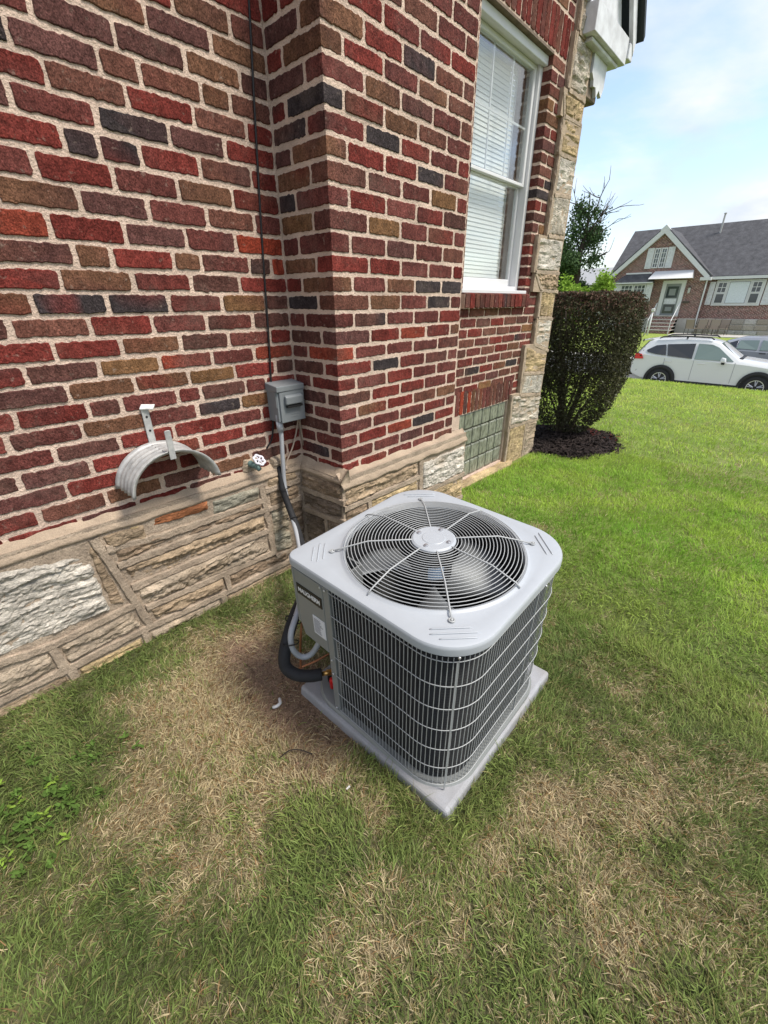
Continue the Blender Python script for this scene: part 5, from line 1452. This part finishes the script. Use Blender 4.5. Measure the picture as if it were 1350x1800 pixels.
# patio chairs
def chair(loc, rz, label):
    t = thing('patio_chair', loc, label, 'chair', 'patio chairs before the far house', rz)
    OFF[t] = None
    MB().hexa([(-.26,-.26,.40),(.26,-.26,.40),(.26,.24,.38),(-.26,.24,.38),(-.26,-.26,.43),(.26,-.26,.43),(.26,.24,.41),(-.26,.24,.41)]).build('seat', MAT['sling'], t, local=True)
    MB().hexa([(-.26,.24,.42),(.26,.24,.42),(.26,.27,.42),(-.26,.27,.42),(-.26,.36,.98),(.26,.36,.98),(.26,.39,.98),(-.26,.39,.98)]).build('backrest', MAT['sling'], t, local=True)
    for s in (-1, 1):
        MB().tube([(s*.28,-.28,0),(s*.28,-.26,.62),(s*.28,.28,.64)], .018, 5).build('arm', MAT['chairmetal'], t, local=True)
        MB().tube([(s*.28,.30,0),(s*.28,.26,.42),(s*.28,.38,1.0)], .018, 5).build('leg', MAT['chairmetal'], t, local=True)
    return t
chair((38.0, 4.35, -1.40), math.radians(75), 'thin framed patio chair turned sideways next to the downpipe')
chair((37.5, 3.72, -1.40), math.radians(-90), 'tan sling patio chair at the left of the front pair')
chair((37.5, 2.98, -1.40), math.radians(-90), 'tan sling patio chair at the right of the front pair')
chair((38.6, 3.42, -1.40), math.radians(-80), 'tan patio chair half hidden behind the left front chair')
chair((38.6, 2.62, -1.40), math.radians(-100), 'tan patio chair half hidden behind the right front chair')
far2 = thing('distant_pale_house', (60, 20, -1.6), 'pale distant house with blue grey roof glimpsed between trees', 'house')
MB().box(60, 68, 15.5, 25, -1.6, 2.6).build('wall', MAT['white'], far2); MB().prism([(59.6, 2.6), (68.4, 2.6), (64, 4.6)], 1, 15.2, 25.3).build('roof', MAT['galv'], far2)

# ------------------------------------------------------------------ cars
def wheel(parent, x, y, r=.345, side=-1):
    t = MB().lathe([(r*.66, -.10), (r*.9, -.11), (r*.98, -.09), (r, -.04), (r, .04), (r*.98, .09), (r*.9, .11), (r*.66, .10)], (x, y, r), 28, axis=1).build('wheel', MAT['tyre'], parent, local=True, smooth=True)
    yo = y+side*.085
    MB().lathe([(.0001, 0), (r*.60, 0), (r*.60, .01), (.0001, .01)], (x, yo-side*.02, r), 24, axis=1).build('wheel_dish', MAT['clad'], t, local=True)
    rm_ = MB().lathe([(r*.60, -.012), (r*.67, -.012), (r*.67, .012), (r*.60, .012)], (x, yo, r), 28, axis=1)
    for k in range(5):
        a = 2*math.pi*k/5+.3
        for da in (-.16, .16):
            p0, p1 = (x+.05*math.cos(a), yo, r+.05*math.sin(a)), (x+r*.63*math.cos(a+da), yo, r+r*.63*math.sin(a+da))
            rm_.tube([p0, p1], .017, 4)
    rm_.lathe([(.0001, -.02), (.05, -.015), (.06, .01)], (x, yo, r), 12, axis=1)
    rm_.build('rim', MAT['rim'], t, local=True)
def car(name, loc, rz, label, paint, st, glassmat, wins, wheels, clad=True, group=None):
    c = thing(name, loc, label, 'car', group, rz if rz else 1e-9); OFF[c] = None
    # st: stations (x, z_bottom, z_belt, z_top, half width at sill, at belt, at top)
    v, f = [], []; m = 0
    for (x, zb, zl, zt, ws, wb, wt) in st:
        ring = [(0, zb), (ws*.9, zb), (ws, zb+.10), (wb*1.0, zb+(zl-zb)*.55), (wb, zl-.03), (wb-.02, zl), (wt+.05 if zt-zl > .1 else wb-.06, zt-.05 if zt-zl > .1 else zt-.005), (wt, zt-.012), (wt*.6, zt+.006), (0, zt+.012)]
        m = len(ring); v += [(x, y, z) for y, z in ring]+[(x, -y, z) for y, z in ring[1:-1][::-1]]
    k = 2*m-2
    for i in range(len(st)-1):
        for j in range(k): f.append((i*k+j, i*k+(j+1) % k, (i+1)*k+(j+1) % k, (i+1)*k+j))
    f.append(list(range(k))); f.append([(len(st)-1)*k+j for j in range(k)][::-1])
    body = mesh('body', v, f, paint, c, local=True); autosmooth(body, 32)
    xs_ = [s[0] for s in st]
    def surf(x, z):
        g = lambda i: np.interp(x, xs_, [s[i] for s in st])
        zl, zt, wb, wt = g(2), g(3), g(5), g(6)
        t_ = np.clip((z-zl)/max(zt-.05-zl, .05), 0, 1)
        return float((wb-.02)*(1-t_)+(wt+.05)*t_)
    for nm, poly, mt_ in wins:
        for s in (-1, 1):
            P = [(x, s*(surf(x, z)+.030), z) for x, z in poly]; P2 = [(x, s*(surf(x, z)-.02), z) for x, z in poly]; n_ = len(P)
            mesh(nm, P+P2, [list(range(n_))]+[(i, (i+1) % n_, n_+(i+1) % n_, n_+i) for i in range(n_)], mt_, c, local=True)
    for x, in wheels:
        for s in (-1, 1):
            wheel(c, x, s*(st[3][4]-.055), side=s)
            R0, R1 = .40, (.475 if clad else .43)
            if clad or True:
                P = []
                for a in np.linspace(math.radians(-12), math.radians(192), 22): P += [(x+R0*math.cos(a), s*(st[3][4]+.062), .345+R0*math.sin(a)), (x+R1*math.cos(a), s*(st[3][4]+.050), .345+R1*math.sin(a))]
                P3 = [(a, b-s*.12, d) for a, b, d in P]; n_ = len(P)
                ff = [(2*i, 2*i+2, 2*i+3, 2*i+1) for i in range(21)]+[(2*i, n_+2*i, n_+2*i+2, 2*i+2) for i in range(21)]+[(2*i+1, 2*i+3, n_+2*i+3, n_+2*i+1) for i in range(21)]
                mesh('wheel_arch', P+P3, ff, MAT['clad'] if clad else MAT['black'], c, local=True)
            MB().lathe([(.0001, 0), (.40, 0), (.40, .004), (.0001, .004)], (x, s*(st[3][4]+.004), .345), 28, axis=1).build('wheel_well', MAT['black'], c, local=True)
    return c, body, surf
# local axes: +x is the rear, so that with the car turned its nose points to the right of the picture
SUV = [(-2.32, .42, .72, .80, .62, .70, .5), (-2.22, .30, .80, .92, .80, .80, .62), (-1.7, .26, .93, 1.02, .87, .87, .72), (-1.0, .24, 1.0, 1.10, .89, .89, .74), (-.72, .24, 1.02, 1.13, .89, .89, .70), (-.10, .24, 1.04, 1.58, .89, .89, .58), (.25, .24, 1.05, 1.655, .89, .89, .60), (1.0, .24, 1.08, 1.665, .89, .89, .60),
       (1.7, .25, 1.12, 1.62, .89, .88, .58), (1.95, .27, 1.15, 1.55, .88, .87, .56), (2.20, .36, 1.10, 1.22, .84, .84, .62), (2.30, .42, .95, 1.02, .80, .80, .6)]
wn_ = [('rear_quarter_glass', [(1.30, 1.13), (1.40, 1.46), (1.68, 1.42), (1.93, 1.26), (1.88, 1.20), (1.60, 1.15)], MAT['tint']),
       ('rear_door_glass', [(.53, 1.07), (.55, 1.53), (1.35, 1.47), (1.25, 1.12)], MAT['tint']),
       ('front_door_glass', [(-.60, 1.06), (-.10, 1.44), (.10, 1.52), (.47, 1.53), (.46, 1.07)], MAT['clearglass'])]
suv, sbody, ssurf = car('white_car', (17.5, .23, -2.02), math.radians(90), 'white estate car with roof rails parked along the kerb', MAT['carwhite'], SUV, None, wn_, [(-1.33,), (1.33,)])
mesh('windscreen', [(-.70, -.66, 1.13), (-.70, .66, 1.13), (-.12, .56, 1.575), (-.12, -.56, 1.575), (-.72, -.66, 1.12), (-.72, .66, 1.12), (-.14, .56, 1.565), (-.14, -.56, 1.565)], [(3, 2, 1, 0), (0, 1, 5, 4), (2, 3, 7, 6), (1, 2, 6, 5), (3, 0, 4, 7)], MAT['clearglass'], suv, local=True)
mesh('rear_glass', [(1.97, -.6, 1.54), (1.97, .6, 1.54), (2.215, .66, 1.20), (2.215, -.66, 1.20)], [(0, 1, 2, 3)], MAT['tint'], suv, local=True)
for s in (-1, 1):
    MB().tube([(.10, s*.62, 1.66), (.18, s*.62, 1.715), (.9, s*.62, 1.735), (1.55, s*.62, 1.70), (1.66, s*.62, 1.64)], .022, 6).tube([(.85, s*.62, 1.66), (.85, s*.62, 1.73)], .03, 6).build('roof_rail', MAT['clad'], suv, local=True, smooth=True)
    mr_ = MB().hexa([(-.42, s*.93, 1.02), (-.26, s*.93, 1.02), (-.26, s*1.10, 1.04), (-.42, s*1.10, 1.04), (-.40, s*.93, 1.16), (-.27, s*.93, 1.18), (-.28, s*1.08, 1.18), (-.39, s*1.08, 1.16)]).build('door_mirror', MAT['carwhite'], suv, local=True, bevel=.03)
    MB().box(-.38, -.30, min(s*.88, s*.97), max(s*.88, s*.97), .96, 1.03).build('mirror_foot', MAT['clad'], mr_, local=True)
    for x in (.12, 1.08): MB().box(x, x+.22, min(s*.885, s*.915), max(s*.885, s*.915), .93, .96).build('door_handle', MAT['carwhite'], suv, local=True, bevel=.01)
    for x in (-.66, .45, 1.30): MB().box(x, x+.012, min(s*.86, s*.8935), max(s*.86, s*.8935), .40, 1.03).build('door_seam', MAT['labelink'], suv, local=True)
    MB().hexa([(1.96, s*.905, .98), (2.26, s*.87, .96), (2.28, s*.60, .96), (2.0, s*.6, .98), (2.04, s*.90, 1.13), (2.25, s*.86, 1.16), (2.24, s*.6, 1.14), (2.05, s*.6, 1.12)]).build('tail_lamp', MAT['tail'], suv, local=True)
    MB().box(-1.0, 1.0, min(s*.88, s*.905), max(s*.88, s*.905), .24, .36).build('sill_cladding', MAT['clad'], suv, local=True)
MB().hexa([(1.86, -.56, 1.585), (2.20, -.52, 1.53), (2.20, .52, 1.53), (1.86, .56, 1.585), (1.86, -.56, 1.625), (2.22, -.52, 1.56), (2.22, .52, 1.56), (1.86, .56, 1.625)]).build('rear_spoiler', MAT['carwhite'], suv, local=True, bevel=.01)
MB().box(2.20, 2.34, -.8, .8, .40, .56).build('rear_bumper', MAT['clad'], suv, local=True, bevel=.03)
MB().box(-.80, -.62, -.62, .62, 1.125, 1.15).build('wiper_cowl', MAT['clad'], suv, local=True)
SED = [(-2.35, .40, .62, .70, .60, .66, .5), (-2.2, .30, .72, .80, .80, .80, .62), (-1.5, .24, .86, .94, .87, .87, .72), (-.95, .22, .93, 1.02, .88, .88, .70), (-.2, .22, .96, 1.44, .88, .88, .54), (.3, .22, .97, 1.50, .88, .88, .56), (.9, .22, .99, 1.47, .88, .88, .54),
       (1.45, .24, 1.02, 1.30, .88, .87, .52), (1.95, .28, 1.02, 1.08, .86, .86, .6), (2.25, .36, .98, 1.03, .82, .82, .6), (2.35, .42, .85, .92, .76, .76, .55)]
wn2 = [('rear_quarter_glass', [(1.12, 1.05), (1.10, 1.34), (1.40, 1.22), (1.52, 1.10)], MAT['tint']), ('rear_door_glass', [(.40, 1.02), (.42, 1.37), (1.04, 1.34), (1.08, 1.04)], MAT['clearglass']), ('front_door_glass', [(-.62, 1.0), (-.16, 1.30), (.32, 1.38), (.32, 1.01)], MAT['clearglass'])]
sed, gbody, gs = car('silver_car', (23.0, -.95, -2.02), math.radians(90), 'silver grey car parked on the far side of the street', MAT['cargrey'], SED, None, wn2, [(-1.38,), (1.38,)], clad=False)
for s in (-1, 1):
    MB().hexa([(1.95, s*.85, .88), (2.30, s*.76, .86), (2.30, s*.55, .86), (1.95, s*.6, .88), (1.95, s*.86, 1.02), (2.27, s*.78, 1.02), (2.27, s*.55, 1.02), (1.95, s*.6, 1.02)]).build('tail_lamp', MAT['tail'], sed, local=True)
    for x in (.10, .86): MB().box(x, x+.2, min(s*.875, s*.905), max(s*.875, s*.905), .88, .91).build('door_handle', MAT['clad'], sed, local=True)
    MB().box(-1.0, 1.0, min(s*.87, s*.893), max(s*.87, s*.893), .22, .42).build('sill_cladding', MAT['clad'], sed, local=True)
